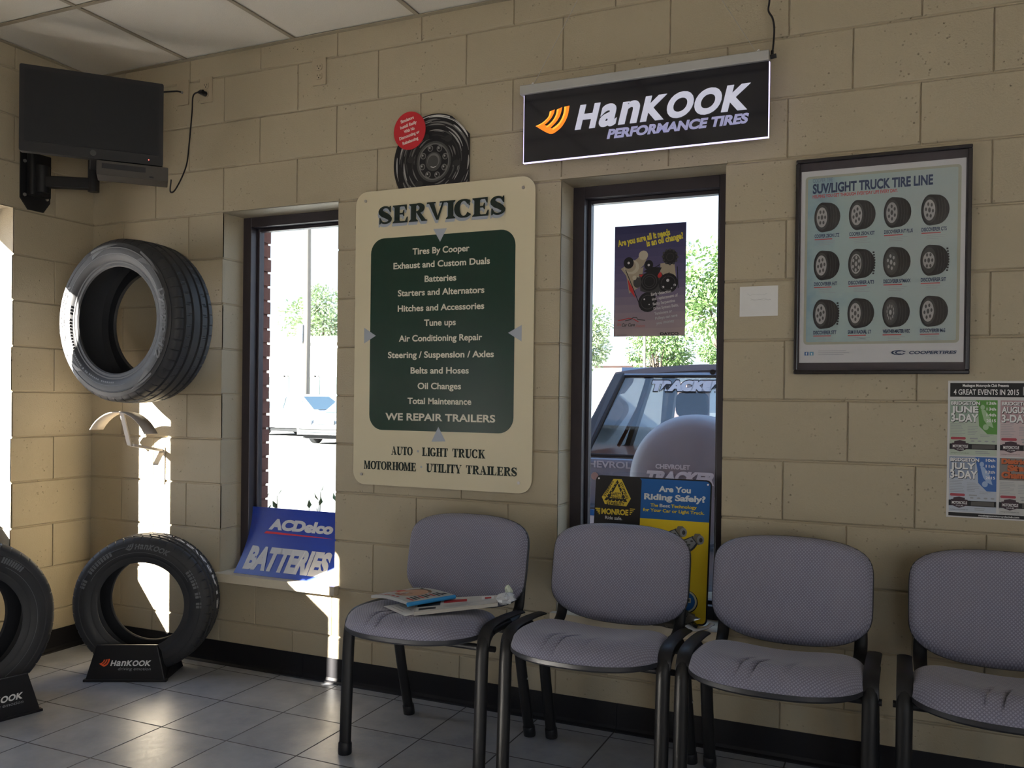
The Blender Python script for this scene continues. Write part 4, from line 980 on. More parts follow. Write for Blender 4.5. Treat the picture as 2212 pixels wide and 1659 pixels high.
P.up(); P.ring(0, 0, .078, .081, .86, CH[1]); P.ring(0, 0, .070, .073, .93, CH[2])
for k in range(8):
    a = 2*pi*k/8+.3; x, z = .054*math.cos(a), .056*math.sin(a); P.ell(x, z, .0125, .013, CH[2], 16)
P.up()
for k in range(8):
    a = 2*pi*k/8+.3; x, z = .054*math.cos(a), .056*math.sin(a); P.ell(x+.001, z-.001, .0085, .009, CH[0], 14); P.up(); P.ell(x-.002, z+.002, .0035, .004, CH[3], 10)
for k in range(6):
    a = 2*pi*k/6+.9; x, z = .105*math.cos(a), .108*math.sin(a)
    if clipd(x+.012, z+.012): P.ell(x, z, .018, .013, CH[0], 16)
P.ell(0, 0, .036, .038, CH[1]); P.up(); P.ell(0, .004, .028, .029, CH[2]); P.up(); P.ell(-.002, .000, .024, .024, CH[1]); P.up(); P.stroke([(-.012, -.020), (0, -.024), (.012, -.021)], .003, CH[4])
P.build('wheel_print', lambda u, v, w: (u, -.0077-w, v), wh)
mb = MB(); mb.prism(arc(-.111, .134, .0735, .0765, 0, 2*pi, 40)[:-1], lambda u, v, w: (u, w, v), -.0095, -.0125); mb.build('red_disc', P_('disc_red', (.50, .025, .035)), wh)
P = Print(.0002)
for st, du, dv, w in (('Simulators', -.010, .044, .062), ('Install Easily', -.004, .022, .078), ('With No', .0, .001, .050), ('Dismounting or', .001, -.020, .096), ('Rebalancing', .006, -.043, .074)):
    r = .22; P.text(st, -.111+du-w/2*math.cos(r), .134+dv-w/2*math.sin(r)-.004, .0125, P_('pinkish_white', (.68, .55, .52)), w=w, bold=.03, rot=r)
P.build('disc_lettering', lambda u, v, w: (u, -.0127-w, v), wh)

hk = thing('lighted_sign', 'hanging edge lit black tire sign with glowing white and orange lettering', 'sign', (2.298, -.058, 2.082))
mb = MB(); mb.rbox((0, -.018, .251), (.899, .018, .285), .003, axis='x'); mb.build('top_rail', M_ALU, hk)
mb = MB(); mb.box((.013, -.005, 0), (.899, .005, .251)); mb.build('acrylic_panel', mat('black_acrylic', (.010, .010, .016), .06, var=.02, spec=.6), hk)
EDGE = mat('glowing_edge', (.7, .7, .9), .3, emit=(.66, .58, 1.0), estr=1.25)
mb = MB()
mb.box((.0115, -.0062, -.002), (.9000, .0062, .0005)); mb.box((.0115, -.0062, -.002), (.0135, .0062, .249)); mb.box((.8985, -.0062, -.002), (.9008, .0062, .249)); mb.build('lit_edge', EDGE, hk)
GW = mat('glowing_white', (.55, .56, .66), .35, emit=(.78, .80, 1.0), estr=.30); GL = mat('glowing_lavender', (.30, .30, .45), .35, emit=(.50, .50, .85), estr=.28); GO = mat('glowing_orange', (.80, .22, .02), .35, emit=(1.0, .26, .02), estr=.62); GO2 = mat('glowing_amber', (.9, .45, .05), .35, emit=(1.0, .45, .05), estr=.8)
def chisel(P, name, m, parent, depth=.006, inset=None):
    # raised lettering with chamfered faces: every face is inset towards its own outline
    mb = MB(); mb.v = [(u, -.0052-.0004-w*3, v) for u, v, w in P.mb.v]; mb.f = P.mb.f; mb.m = P.mb.m; mb.sm = P.mb.sm
    o = mb.build(name, P.mats, parent); md = o.modifiers.new('depth', 'SOLIDIFY'); md.thickness = depth*.5; md.offset = 1
    return o
P = Print(); hankook_word(P, .217, .104, .082, GW, .622, bold=.035)
chisel(P, 'name_lettering', GW, hk)
for dx, dy, th in ():
    pass
P = Print(); P.text('PERFORMANCE TIRES', .338, .055, .032, GL, w=.492, bold=.035, shear=.24); chisel(P, 'tagline_lettering', GL, hk, .003)
P = Print(); flame_logo(P, .096, .106, .084, GO, GO2)
chisel(P, 'flame_emblem', GO, hk, .003)
for x, s in ((.038, 1), (.858, -1)):
    mb = MB(); mb.tube([(x, .005, .285), (x+s*.012, .012, .305), (x+s*.215, .012, .645)], .0009, 6); mb.build('suspension_wire', M_STEEL, hk)
    mb = MB(); mb.cyl((x-.004, .004, .286), (x+.006, .008, .297), .004, 8); mb.build('wire_hook', M_WHITE, hk)
pc = thing('sign_power_cord', 'thin black cord rising from the right end of the lighted sign to the ceiling', 'cord', (0, 0, 0))
mb = MB(); mb.tube(spline([(3.204, -.045, 2.362), (3.206, -.035, 2.40), (3.207, -.03, 2.45), (3.201, -.03, 2.487), (3.187, -.028, 2.515), (3.190, -.028, 2.55), (3.192, -.022, 2.64), (3.188, -.018, 2.725)], 8), .0032, 6); mb.build('cable', M_BLKP, pc)
mb = MB(); mb.cyl((3.1985, -.050, 2.350), (3.218, -.050, 2.352), .0075, 10); mb.cyl((3.204, -.047, 2.352), (3.204, -.045, 2.372), .005, 8); mb.build('plug', M_BLKP, pc)

# framed tyre-line poster
fr = thing('framed_poster', 'black framed poster of twelve truck tires on pale blue paper', 'poster', (3.283, 0, 1.296))
FM = mat('black_gloss_frame', (.014, .011, .014), .25)
mb = MB(); w, h, b = .523, .710, .0125
for x0, x1, z0, z1 in ((0, w, 0, b), (0, w, h-b, h), (0, b, b, h-b), (w-b, w, b, h-b)): mb.box((x0, -.024, z0), (x1, -.001, z1))
bevel(mb.build('frame', FM, fr), .003)
mb = MB(); mb.box((b, -.013, b), (w-b, -.010, h-b)); mb.build('mat_board', mat('dark_plum_mat', (.030, .022, .030), .6), fr)
pw, ph, px, pz = .489, .633, .017, .038
fp = lambda u, v, q: (px+u, -.0133-q, pz+v)
P = Print(.0002); P.rect(0, 0, pw, ph, P_('poster_white', (.52, .52, .54)))
TEAL = [P_('teal_%d' % i, c) for i, c in enumerate(((.20, .33, .40), (.27, .39, .44), (.36, .46, .47), (.42, .48, .46), (.36, .44, .46), (.30, .37, .43)))]
KH = P_('khaki_edge', (.34, .34, .27)); P.up(); P.rrect(.013, .060, pw-.013, ph-.018, .012, KH)
def marble():
    m, nt, b_ = nodes_of('mottled_teal'); v = objvec(nt); s = nt.nodes.new('ShaderNodeSeparateXYZ'); nt.links.new(v, s.inputs[0])
    f = M2(nt, 'ADD', M2(nt, 'MULTIPLY', s.outputs[0], 1.5), M2(nt, 'MULTIPLY', noise(nt, v, 7, 4, .6), .8))
    r = nt.nodes.new('ShaderNodeValToRGB'); e = r.color_ramp.elements; e[0].position = .30; e[0].color = (.13, .25, .34, 1); e[1].position = 1.0; e[1].color = (.34, .40, .40, 1)
    k = e.new(.62); k.color = (.31, .40, .40, 1); nt.links.new(f, r.inputs[0]); nt.links.new(r.outputs[0], b_.inputs['Base Color']); b_.inputs['Roughness'].default_value = .5; return m
P.up(); P.rrect(.021, .068, pw-.022, ph-.026, .006, marble())
P.build('paper', fp, fr)
NAVY = P_('navy', (.03, .045, .10)); DK = P_('tyre_dark', (.020, .019, .021)); DK2 = P_('tyre_grey', (.05, .048, .05)); RIM = P_('rim_silver', (.34, .33, .33)); RIM2 = P_('rim_dark', (.07, .07, .07)); TRD = P_('poster_red', (.42, .06, .06))
P = Print(.0002); P.up(); P.up(); P.up()
P.text('COOPER TIRE', .036, .594, .014, P_('steel_blue', (.16, .22, .29)), w=.062, bold=.01)
P.text('SUV/LIGHT TRUCK TIRE LINE', .036, .559, .031, NAVY, w=.360, bold=.028)
P.text('HELPING YOU GET THROUGH EVERYDAY LIFE EVERY DAY.', .036, .543, .011, TRD, w=.258, bold=.02)
names = ['COOPER ZEON LTZ', 'COOPER ZEON XST', 'DISCOVERER H/T PLUS', 'DISCOVERER CTS', 'DISCOVERER H/T', 'DISCOVERER A/T3', 'DISCOVERER S/TMAXX', 'DISCOVERER S/T', 'DISCOVERER STT', 'SRM II RADIAL LT', 'WEATHER-MASTER WSC', 'DISCOVERER M-S']
for i, nm in enumerate(names):
    cu, cv = (.081, .188, .293, .402)[i % 4], (.478, .320, .160)[i//4]
    base = P.layer
    P.text(nm, cu-.037, cv-.066, .0115, NAVY, w=.0054*len(nm)*(.95 if len(nm) < 16 else .82), bold=.025)
    P.rect(cu-.037, cv-.0735, cu+.018, cv-.0705, TRD); P.lines(cu-.022, cv-.080, .055, 3, .0055, PG, .0013)
    P.poly(arc(cu+.004, cv, .038, .047, -pi/2, pi/2, 12)+[(cu-.014, cv+.049), (cu-.014, cv-.049)], DK); P.ell(cu-.013, cv, .026, .049, DK)
    P.up()
    for q in range(3): P.stroke([(cu+.014+q*.008+.007*math.cos((k/6-1)*1.2)-.007, cv-.036+.072*k/12) for k in range(13)], .0014, DK2)
    if i in (7, 8, 5):
        for q in range(9): P.rect(cu+.034+.004*math.sin(pi*(q+.5)/9), cv-.036+q*.0085, cu+.0395+.004*math.sin(pi*(q+.5)/9), cv-.031+q*.0085, DK)
    P.ell(cu-.014, cv, .021, .041, DK2); P.up(); P.ell(cu-.015, cv, .0165, .033 if i != 7 else .026, RIM2 if i in (5, 6, 10) else RIM); P.up()
    if i in (5,): P.ring(cu-.015, cv, .016, .032, .85, RIM)
    for q in range(6 if i != 10 else 10):
        a = 2*pi*q/(6 if i != 10 else 10)+i*.3; P.ell(cu-.015+.010*math.cos(a), cv+.020*math.sin(a), .0032 if i != 10 else .0012, .006, RIM if i in (5, 6, 10) else RIM2, 8)
    P.ell(cu-.015, cv, .004, .008, RIM2 if i not in (5, 6, 10) else RIM, 10)
    P.layer = base
P.rect(.017, .024, .030, .036, P_('icon_blue', (.06, .13, .30))); P.rect(.033, .024, .046, .036, P_('icon_cyan', (.12, .27, .40))); P.up(); P.text('f', .0235, .0255, .009, PW, w=.0045, align='c', bold=.03); P.text('t', .0395, .0255, .009, PW, w=.004, align='c', bold=.03)
P.lines(.06, .038, .13, 3, .006, PG, .0014)
P.text('COOPERTIRES', .333, .026, .0095, NAVY, w=.135, bold=.025, shear=.3)
P.ring(.304, .031, .022, .0075, .72, NAVY, a0=.3, a1=2*pi-.45); P.ring(.306, .031, .013, .0055, .6, NAVY, a0=1.2, a1=2*pi-1.0)
P.build('poster_print', fp, fr)
mb = MB(); mb.box((b, -.0185, b), (w-b, -.0175, h-b)); mb.build('glazing', glass_mat('poster_glazing', (1, 1, 1), .3), fr)

# small note
nt_ = tag((lambda m: (m.box((3.101, -.0018, 1.494), (3.228, -.0008, 1.596)), m.build('paper_note', PAPER))[1])(MB()), 'small blank looking white note taped to the wall beside the window', 'note')
P = Print(.0002); rd = random.Random(2)
for z in (1.568, 1.552, 1.548):
    P.stroke([(3.125+.0045*i+(.012 if z < 1.56 else 0), z+rd.uniform(-.003, .003)) for i in range(16)], .0008, P_('pencil', (.40, .40, .42)))
P.build('faint_handwriting', lambda u, v, q: (u, -.0020-q, v), nt_)

# events flyer
fw_, fh_ = .279, .426
fv = tag((lambda m: (m.box((3.748, -.0016, .850), (3.748+fw_, -.0006, .850+fh_)), m.build('events_flyer', P_('flyer_white', (.55, .55, .56))))[1])(MB()), 'colourful four panel motorcycle events flyer on the wall, cut by the right edge', 'flyer')
P = Print(.0002); T = lambda v: fh_-v
P.up(); P.rect(.006, T(.050), .273, T(.007), PK); P.up(); P.text('Muskegon Motorcycle Club Presents', .041, T(.0185), .0085, PW, w=.126, bold=.02)
P.text('4 GREAT EVENTS IN 2015', .016, T(.043), .017, PW, w=.178, bold=.012); P.rect(.205, T(.044), .262, T(.018), PG)
def panel(u0, v0, tint, deep, a, bb, dates, names3):
    P.layer = 1; w, hgt = .131, .172
    P.rect(u0, T(v0+hgt), u0+w, T(v0), tint); P.up()
    P.poly([(u0+.55*w, T(v0)), (u0+w, T(v0)), (u0+w, T(v0+.105)), (u0+.80*w, T(v0+.105)), (u0+.62*w, T(v0+.08)), (u0+.60*w, T(v0+.04))], deep)
    P.rect(u0, T(v0+.068), u0+.55*w, T(v0), a); P.up()
    P.ell(u0+.69*w, T(v0+.022), .006, .008, bb); P.poly([(u0+.66*w, T(v0+.03)), (u0+.74*w, T(v0+.03)), (u0+.86*w, T(v0+.055)), (u0+.92*w, T(v0+.085)), (u0+.80*w, T(v0+.078)), (u0+.72*w, T(v0+.062))], bb); P.ell(u0+.76*w, T(v0+.083), .008, .009, bb); P.up()
    for (st, v, h, wd) in names3:
        P.text(st, u0+.0042, T(v0+v)-.0012, h, PK, w=wd, bold=.04); P.up(); P.text(st, u0+.003, T(v0+v), h, PW, w=wd, bold=.028)
    for i, d in enumerate(dates): P.text(d, u0+w-.004, T(v0+.013+.018*i), .0085, PW, w=.026, align='r', bold=.02)
    P.lines(u0+.002, T(v0+.075), .043, 8, .005, PG, .0013); P.lines(u0+.050, T(v0+.082), .036, 6, .005, PG, .0013); P.lines(u0+.085, T(v0+.108), .04, 2, .005, PG, .0013)
    P.rrect(u0+.003, T(v0+.123), u0+.045, T(v0+.115), .0038, P_('pill_red', (.35, .06, .08))); 
    for q in range(4): P.ell(u0+.064+.019*q, T(v0+.127), .0055, .0025, PG, 12)
    P.rect(u0+.056, T(v0+.121), u0+.078, T(v0+.117), PG)
    P.rect(u0, T(v0+.153), u0+w, T(v0+.136), PK); P.up(); P.rect(u0+.062, T(v0+.151), u0+w-.006, T(v0+.138), P_('dk_grey', (.09, .085, .08)))
    P.poly([(u0+.006, T(v0+.150)), (u0+.006, T(v0+.134)), (u0+.013, T(v0+.133)), (u0+.013, T(v0+.128)), (u0+.029, T(v0+.125)), (u0+.045, T(v0+.128)), (u0+.045, T(v0+.133)), (u0+.053, T(v0+.134)), (u0+.053, T(v0+.150)), (u0+.043, T(v0+.155)), (u0+.029, T(v0+.160)), (u0+.015, T(v0+.155))], P_('badge_plum', (.05, .03, .04))); P.up()
    P.text('MOTORCYCLE', u0+.030, T(v0+.1475), .0085, PW, w=.042, align='c', bold=.02); P.text('CLUB', u0+.030, T(v0+.1545), .0042, PW, w=.020, align='c')
    P.text('muskegonmotorcycleclub.com', u0+.004, T(v0+.166), .0032, PK, w=.05); P.lines(u0+.072, T(v0+.160), .045, 2, .005, PG, .0018)
panel(.0065, .060, P_('pale_green', (.42, .48, .40)), P_('grass_green', (.10, .27, .06)), P_('sage', (.27, .35, .29)), P_('light_green', (.33, .47, .28)), ['12th', '13th', '14th', '2015'], [('BRIDGETON', .0145, .0105, .080), ('JUNE', .038, .019, .076), ('3-DAY', .0665, .0235, .076)])
panel(.1455, .060, P_('pale_pink', (.52, .42, .43)), P_('rose_red', (.42, .10, .11)), P_('dusty_rose', (.40, .26, .28)), P_('light_rose', (.55, .32, .32)), ['14th', '15th', '16th', '2015'], [('BRIDGETON', .0145, .0105, .080), ('AUGUST', .038, .019, .078), ('3-DAY', .0665, .0235, .076)])
panel(.0065, .236, P_('pale_blue', (.42, .46, .54)), P_('strong_blue', (.05, .13, .38)), P_('slate_blue', (.24, .29, .40)), P_('light_blue', (.30, .40, .60)), ['10th', '11th', '12th', '2015'], [('BRIDGETON', .0145, .0105, .080), ('JULY', .038, .019, .070), ('3-DAY', .0665, .0235, .076)])
panel(.1455, .236, P_('pale_grey', (.46, .46, .46)), P_('brown_grey', (.14, .10, .08)), P_('mid_grey', (.20, .18, .17)), P_('rust', (.42, .15, .07)), [], [])
P.layer = 5
for st, v, h, u in (('District', .017, .015, .150), ('State', .038, .017, .166), ('Champ', .060, .018, .150)): P.text(st, u+.001, T(.236+v)-.001, h, PK, w=.075, bold=.07); P.up(); P.text(st, u, T(.236+v), h, P_('burnt_orange', (.50, .13, .05)), w=.075, bold=.05)
P.layer = 1; P.rect(.006, T(.4215), .273, T(.4105), PK); P.up(); P.text('muskegonmotorcycleclub.com', .090, T(.4185), .0055, PW, w=.110, bold=.01)
P.build('flyer_print', lambda u, v, q: (3.748+u, -.0018-q, .850+v), fv)

# poster taped to the glass of the right-hand window
dw, dh = .277, .422
dp = tag((lambda m: (m.box((2.594, .1745, 1.447), (2.594+dw, .1752, 1.447+dh)), m.build('oil_change_poster', P_('poster_back', (.3, .28, .32))))[1])(MB()), 'blue to mauve engine poster taped high on the right window glass', 'poster')
P = Print(.0002)
for k in range(14):
    f = k/13; c0, c1, c2 = (.30, .235, .25), (.10, .085, .17), (.035, .035, .10); 
    c = tuple(a+(b_-a)*min(1, f*2) for a, b_ in zip(c0, c1)) if f < .5 else tuple(a+(b_-a)*(f-.5)*2 for a, b_ in zip(c1, c2))
    P.rect(0, dh*k/14, dw, dh*(k+1)/14, P_('dusk_%d' % k, c))
q = lambda x, y: ((x-168)/940*dw, dh-(y-125+.085*(x-168))/1458*dh)         # layout read off the printed sheet
def E(x, y, rx, ry, m, n=20): u, v = q(x, y); P.ell(u, v, rx/940*dw, ry/1458*dh, m, n)
def PL(pts, m): P.poly([q(*p) for p in pts], m)
TAN = P_('cast_tan', (.32, .27, .20)); TAN2 = P_('cast_light', (.42, .37, .29)); EK = P_('engine_black', (.012, .011, .013)); EK2 = P_('engine_grey', (.045, .043, .045)); RED2 = P_('engine_red', (.40, .03, .03)); YEL = P_('headline_yellow', (.62, .52, .05))
P.up(); P.text('Are you sure all it needs', *q(215, 385), .024, YEL, w=.206, bold=.03, rot=.16); P.text('is an oil change?', *q(600, 372), .024, YEL, w=.142, bold=.03, rot=.16)
PL([(470, 540), (560, 430), (615, 500), (560, 620), (500, 680), (330, 770), (255, 680), (300, 650)], TAN); PL([(330, 770), (560, 640), (520, 900), (370, 1000)], TAN); PL([(345, 800), (420, 930), (460, 1060), (370, 950)], RED2); PL([(780, 590), (960, 560), (985, 760), (780, 740)], TAN); PL([(500, 740), (800, 710), (900, 900), (760, 1010), (520, 960)], EK2); PL([(700, 740), (790, 700), (810, 770), (720, 780)], RED2); PL([(500, 750), (560, 740), (540, 790)], RED2); PL([(660, 640), (800, 640), (740, 760), (560, 700)], EK)
P.up(); E(555, 490, 62, 62, TAN2); E(400, 650, 100, 95, TAN2); E(380, 640, 78, 76, TAN)
P.up(); E(360, 597, 68, 76, EK); E(628, 615, 58, 66, EK); E(905, 500, 98, 98, EK); E(640, 830, 125, 125, EK); E(885, 840, 125, 130, EK); E(620, 1100, 125, 130, EK); E(480, 850, 55, 70, EK2); E(440, 790, 28, 30, TAN2)
for k in range(12): E(905+95*math.cos(k*pi/6), 500+95*math.sin(k*pi/6), 16, 16, EK2, 6)
P.up()
for (x, y, r) in ((360, 597, 16), (628, 615, 16), (575, 1065, 11), (640, 1130, 8), (880, 805, 20), (970, 860, 16), (930, 905, 10), (820, 895, 16)): E(x, y, r, r, P_('highlight', (.50, .49, .50)), 12)
for x, y, r in ((640, 830, 100), (640, 830, 70), (885, 840, 95), (620, 1100, 95), (905, 500, 50)):
    u, v = q(x, y); P.ring(u, v, r/940*dw, r/1458*dh, .9, EK2, 24)
for a, b_ in (((320, 690), (480, 1060)), ((780, 600), (700, 650)), ((1000, 620), (1015, 900)), ((770, 900), (900, 700)), ((480, 1060), (540, 1210))): P.stroke([q(*a), q(*b_)], .0028, EK)
P.up()
for i, (st, w) in enumerate((('Early detection', .078), ('and replacement of', .100), ('faulty Serpentine', .086), ('Drive System Belts,', .096), ('Tensioners or', .068), ('Pulleys can save', .085), ('you money', .070))): P.text(st, *q(665+i*12, 1015+i*62), .011, P_('copy_%d' % i, (.50-.025*i, .47-.02*i, .47-.015*i)), w=w, bold=.02, rot=.13)
P.stroke([q(225, 1365), q(300, 1350), q(370, 1325), q(430, 1330), q(500, 1365)], .003, RED2); P.stroke([q(320, 1365), q(400, 1340), q(430, 1312), q(480, 1312), q(490, 1335), q(590, 1340)], .003, EK2)
P.text('Be', *q(215, 1435), .011, P_('faded_red', (.34, .14, .15)), w=.016, bold=.02, shear=.2); P.text('Car Care', *q(275, 1440), .012, EK2, w=.052, bold=.02, shear=.2); P.text('Aware', *q(460, 1440), .012, P_('faded_red', (.34, .14, .15)), w=.037, bold=.02, shear=.2)
P.text('DAYCO', *q(790, 1520), .010, EK, w=.070, bold=.03); P.rect(*q(770, 1503), *q(795, 1499), EK); P.rect(*q(1020, 1512), *q(1045, 1508), EK); P.lines(*q(215, 1560), .055, 2, .004, EK2, .0008)
P.build('poster_print', lambda u, v, w_: (2.594+u, .1740-w_, 1.447+v), dp)

# yellow and blue shock-absorber sign leaning in the right window
mw, mh = .437, .512; th = math.atan2(.060, .512)
ms = thing('shock_absorber_sign', 'yellow and blue sign leaning in the window behind the second chair', 'sign', (2.560, .028, WIN_Z0+.0145))
mf = lambda u, v, w: (u, v*math.sin(th)-w*math.cos(th), v*math.cos(th)+w*math.sin(th))
mb = MB(); o_ = []
for cx, cy, a0 in ((mw-.02, mh-.02, 0), (.02, mh-.02, pi/2), (.02, .02, pi), (mw-.02, .02, 1.5*pi)): o_ += arc(cx, cy, .02, .02, a0, a0+pi/2, 5)
mb.prism(o_, lambda u, v, w: mf(u, v, w), -.004, 0); mb.build('board', PK, ms)
MY = P_('sign_yellow', (.70, .50, .02)); MBL = P_('sign_blue', (.015, .10, .32)); MGD = P_('gold', (.62, .46, .05)); MTX = P_('sign_white', (.58, .60, .62))
P = Print(.0003); P.up(); P.rrect(.005, .005, mw-.005, mh-.005, .017, MY); P.up(); P.rrect(.150, mh-.100, mw-.005, mh-.005, .017, MBL); P.rect(.178, mh-.150, mw-.005, mh-.03, MBL); P.rrect(.004, mh-.186, .178, mh-.004, .012, PK); P.build('colour_panels', mf, ms)
P = Print(.0003); P.layer = 3
m2 = lambda x, y: ((x-40)/2874, mh-(y-50-.045*(x-40))/2990)
P.poly([m2(*p) for p in ((240, 93), (330, 97), (442, 312), (396, 398), (156, 376), (117, 295))], MGD); P.up(); P.poly([m2(*p) for p in ((285, 104), (404, 352), (146, 332))], PK); P.up(); P.poly([m2(*p) for p in ((285, 150), (318, 225), (352, 318), (205, 308), (250, 225))], MGD)
for k in range(5):
    f = .12+k*.18
    for a, b_ in (((285, 104), (404, 352)), ((285, 104), (146, 332)), ((146, 332), (404, 352))):
        x, y = a[0]+(b_[0]-a[0])*f, a[1]+(b_[1]-a[1])*f; c = (278, 265); x += (c[0]-x)*.10; y += (c[1]-y)*.10
        P.poly([m2(x-9, y+6), m2(x+3, y-8), m2(x+10, y-3), m2(x-2, y+10)], MGD)
P.up(); P.rect(*m2(222, 268), *m2(340, 243), MGD); P.up(); P.text('SAFETY', *m2(281, 278), .0105, PK, w=.037, align='c', bold=.02); P.text('TRIANGLE', *m2(279, 319), .0105, PK, w=.047, align='c', bold=.02)
P.text('STEERING', *m2(158, 296), .0095, PK, w=.066, bold=.02, rot=1.10); P.text('STOPPING', *m2(312, 138), .0095, PK, w=.066, bold=.02, rot=-1.12); P.text('STABILITY', *m2(276, 382), .0105, PK, w=.070, align='c', bold=.02)
P.text('MONROE', *m2(272, 488), .020, MGD, w=.105, align='c', bold=.035)
for s in (-1, 1):
    for k in range(4): x = 272+s*165; P.rect(*m2(x-s*2+s*(58-k*14), 420+k*19+12), *m2(x, 420+k*19), MGD)
P.text('Ride safe.', *m2(262, 545), .0125, MTX, w=.066, align='c', bold=.01)
P.text('Are You', *m2(912, 236), .0205, MTX, w=.118, align='c', bold=.03); P.text('Riding Safely?', *m2(912, 327), .0215, MTX, w=.226, align='c', bold=.03)
P.text('The', *m2(660, 393), .0115, MY, w=.029, bold=.02); P.text('Best', *m2(758, 397), .0115, MTX, w=.039, bold=.02); P.text('Technology', *m2(880, 402), .0115, MY, w=.094, bold=.02); P.text('for Your Car or Light Truck.', *m2(905, 458), .0115, MY, w=.226, align='c', bold=.02)
P.build('lettering', mf, ms)
P = Print(.0003); P.layer = 3; SHG = P_('shock_grey', (.24, .25, .26)); SHD2 = P_('shock_dark', (.05, .05, .055)); BRZ = P_('bushing', (.17, .15, .12))
for ox, oy in ((0, 0), (180, 75)):
    P = Print(.0003); P.layer = 3
    P.poly([m2(x+ox, y+oy) for x, y in ((700, 830), (790, 690), (940, 625), (1000, 700), (960, 760), (820, 880))], SHD2); P.up(); P.poly([m2(x+ox, y+oy) for x, y in ((800, 770), (850, 680), (925, 640), (975, 700), (940, 750), (870, 810))], SHG)
    P.poly([m2(x+ox, y+oy) for x, y in ((940, 640), (960, 600), (1010, 600), (1050, 640), (1050, 700), (1000, 720))], BRZ); P.up(); P.ell(*m2(1020+ox, 665+oy), .013, .016, SHG); P.up(); P.ell(*m2(1024+ox, 667+oy), .006, .008, SHD2)
    for x, y in ((870, 690), (905, 720), (930, 680), (895, 745)): P.ell(*m2(x+ox, y+oy), .0055, .0028, SHD2, 10)
    P.build('shock_picture', mf, ms)
P = Print(.0003); P.layer = 3
P.ell(*m2(1070, 1395), .044, .041, PK); P.up(); P.ell(*m2(1066, 1392), .042, .039, P_('ring_cream', (.5, .48, .35))); P.up(); P.ell(*m2(1064, 1392), .036, .034, MBL); P.up(); P.rect(*m2(1062, 1402), *m2(1125, 1355), P_('ring_cream', (.5, .48, .35))); P.up(); P.rect(*m2(1090, 1392), *m2(1112, 1368), PK)
P.build('blue_badge', mf, ms)
P = Print(.0003); P.layer = 3; P.rect(*m2(205, 640), *m2(360, 610), PR); P.build('red_tab', mf, ms)
P = Print(.0003); P.layer = 3; P.ell(*m2(1040, 1090), .02, .025, P_('ring_cream', (.5, .48, .35))); P.build('cream_badge', mf, ms)
P = Print(.0003); P.layer = 3; P.lines(*m2(1040, 1560), .05, 4, .005, P_('olive', (.35, .26, .03)), .001); P.build('small_print', mf, ms)
for x, y in ((.012, mh-.012), (mw-.014, mh-.016)):
    mb = MB(); mb.add([mf(x+.0035*math.cos(k*pi/6), y+.0035*math.sin(k*pi/6), .0012) for k in range(12)], [tuple(range(12))]); mb.build('eyelet', M_WHITE, ms)

# blue batteries sign bowed in the left window
aw, ah = .530, .300
bs = thing('battery_sign', 'blue bowed card sign reading BATTERIES standing in the left window', 'sign', (.897, 0, WIN_Z0+.0145))
def af(u, v, w):
    f = v/ah; y = .010+.105*(1-(1-f)**1.9); dy = .105*1.9*(1-f)**.9/ah; l = math.hypot(1, dy)
    return (u-.014*(1-f)**2*(1-u/aw)+.03*f*(1-u/aw)*0, y-w/l, v*.955+w*dy/l*.9)
ABL = mat('deep_blue_card', (.010, .040, .34), .30, var=.05); AWH = P_('card_white', (.55, .56, .60), .35)
P = Print(); P.grid(0, 0, aw, ah, ABL, 14); o = P.build('card', af, bs); md = o.modifiers.new('thickness', 'SOLIDIFY'); md.thickness = .0015; md.offset = -1
P = Print(.0012); P.up(); P.text('ACDelco', .105, .203, .046, AWH, w=.345, bold=.045, shear=.2); P.ell(.468, .203, .003, .003, AWH, 8)
P.build('maker_lettering', af, bs)
P = Print(.0012); P.up(); P.poly([(.085, .180), (.095, .191), (.40, .184), (.46, .181), (.40, .181)], P_('bright_red', (.55, .03, .05))); P.build('red_underline', af, bs)
P = Print(.0012); P.up(); P.text('BATTERIES', .036, .028, .092, AWH, w=.437, bold=.045, shear=.06)
P.build('large_lettering', af, bs)

# ------------------------------------------------------------------ outside
mb = MB(); mb.box((-90, -30, ZG-.3), (60, 110, ZG)); struct(mb.build('ground', mat('pale_concrete', (.42, .41, .39), .9, var=.08, nscale=.6)))  # one even concrete colour
mb = MB(); rd = random.Random(11)
for i in range(5200):
    x, y = rd.uniform(2.45, 4.0), rd.uniform(.36, 1.15); h = rd.uniform(.05, .13); a = rd.uniform(0, pi); d = .006; lx, ly = rd.uniform(-.03, .03), rd.uniform(-.03, .03)
    mb.add([(x-d*math.cos(a), y-d*math.sin(a), ZG), (x+d*math.cos(a), y+d*math.sin(a), ZG), (x+lx, y+ly, ZG+h)], [(0, 1, 2)])
o = mb.build('grass_strip', leaf_mat('grass', (.07, .16, .03), (.16, .28, .06))); o['kind'] = 'stuff'; tag(o, 'green grass strip at the foot of the wall outside the windows', 'grass')
def leaf(mb, p, d, L, wd, rd):
    d = Vector(d).normalized(); s = d.cross(Vector((rd.uniform(-1, 1), rd.uniform(-1, 1), 1))).normalized()*wd/2; p = Vector(p); n = d.cross(s).normalized()*L*.08
    mb.add([p, p+d*L*.4+s+n, p+d*L, p+d*L*.4-s+n], [(0, 1, 2, 3)])
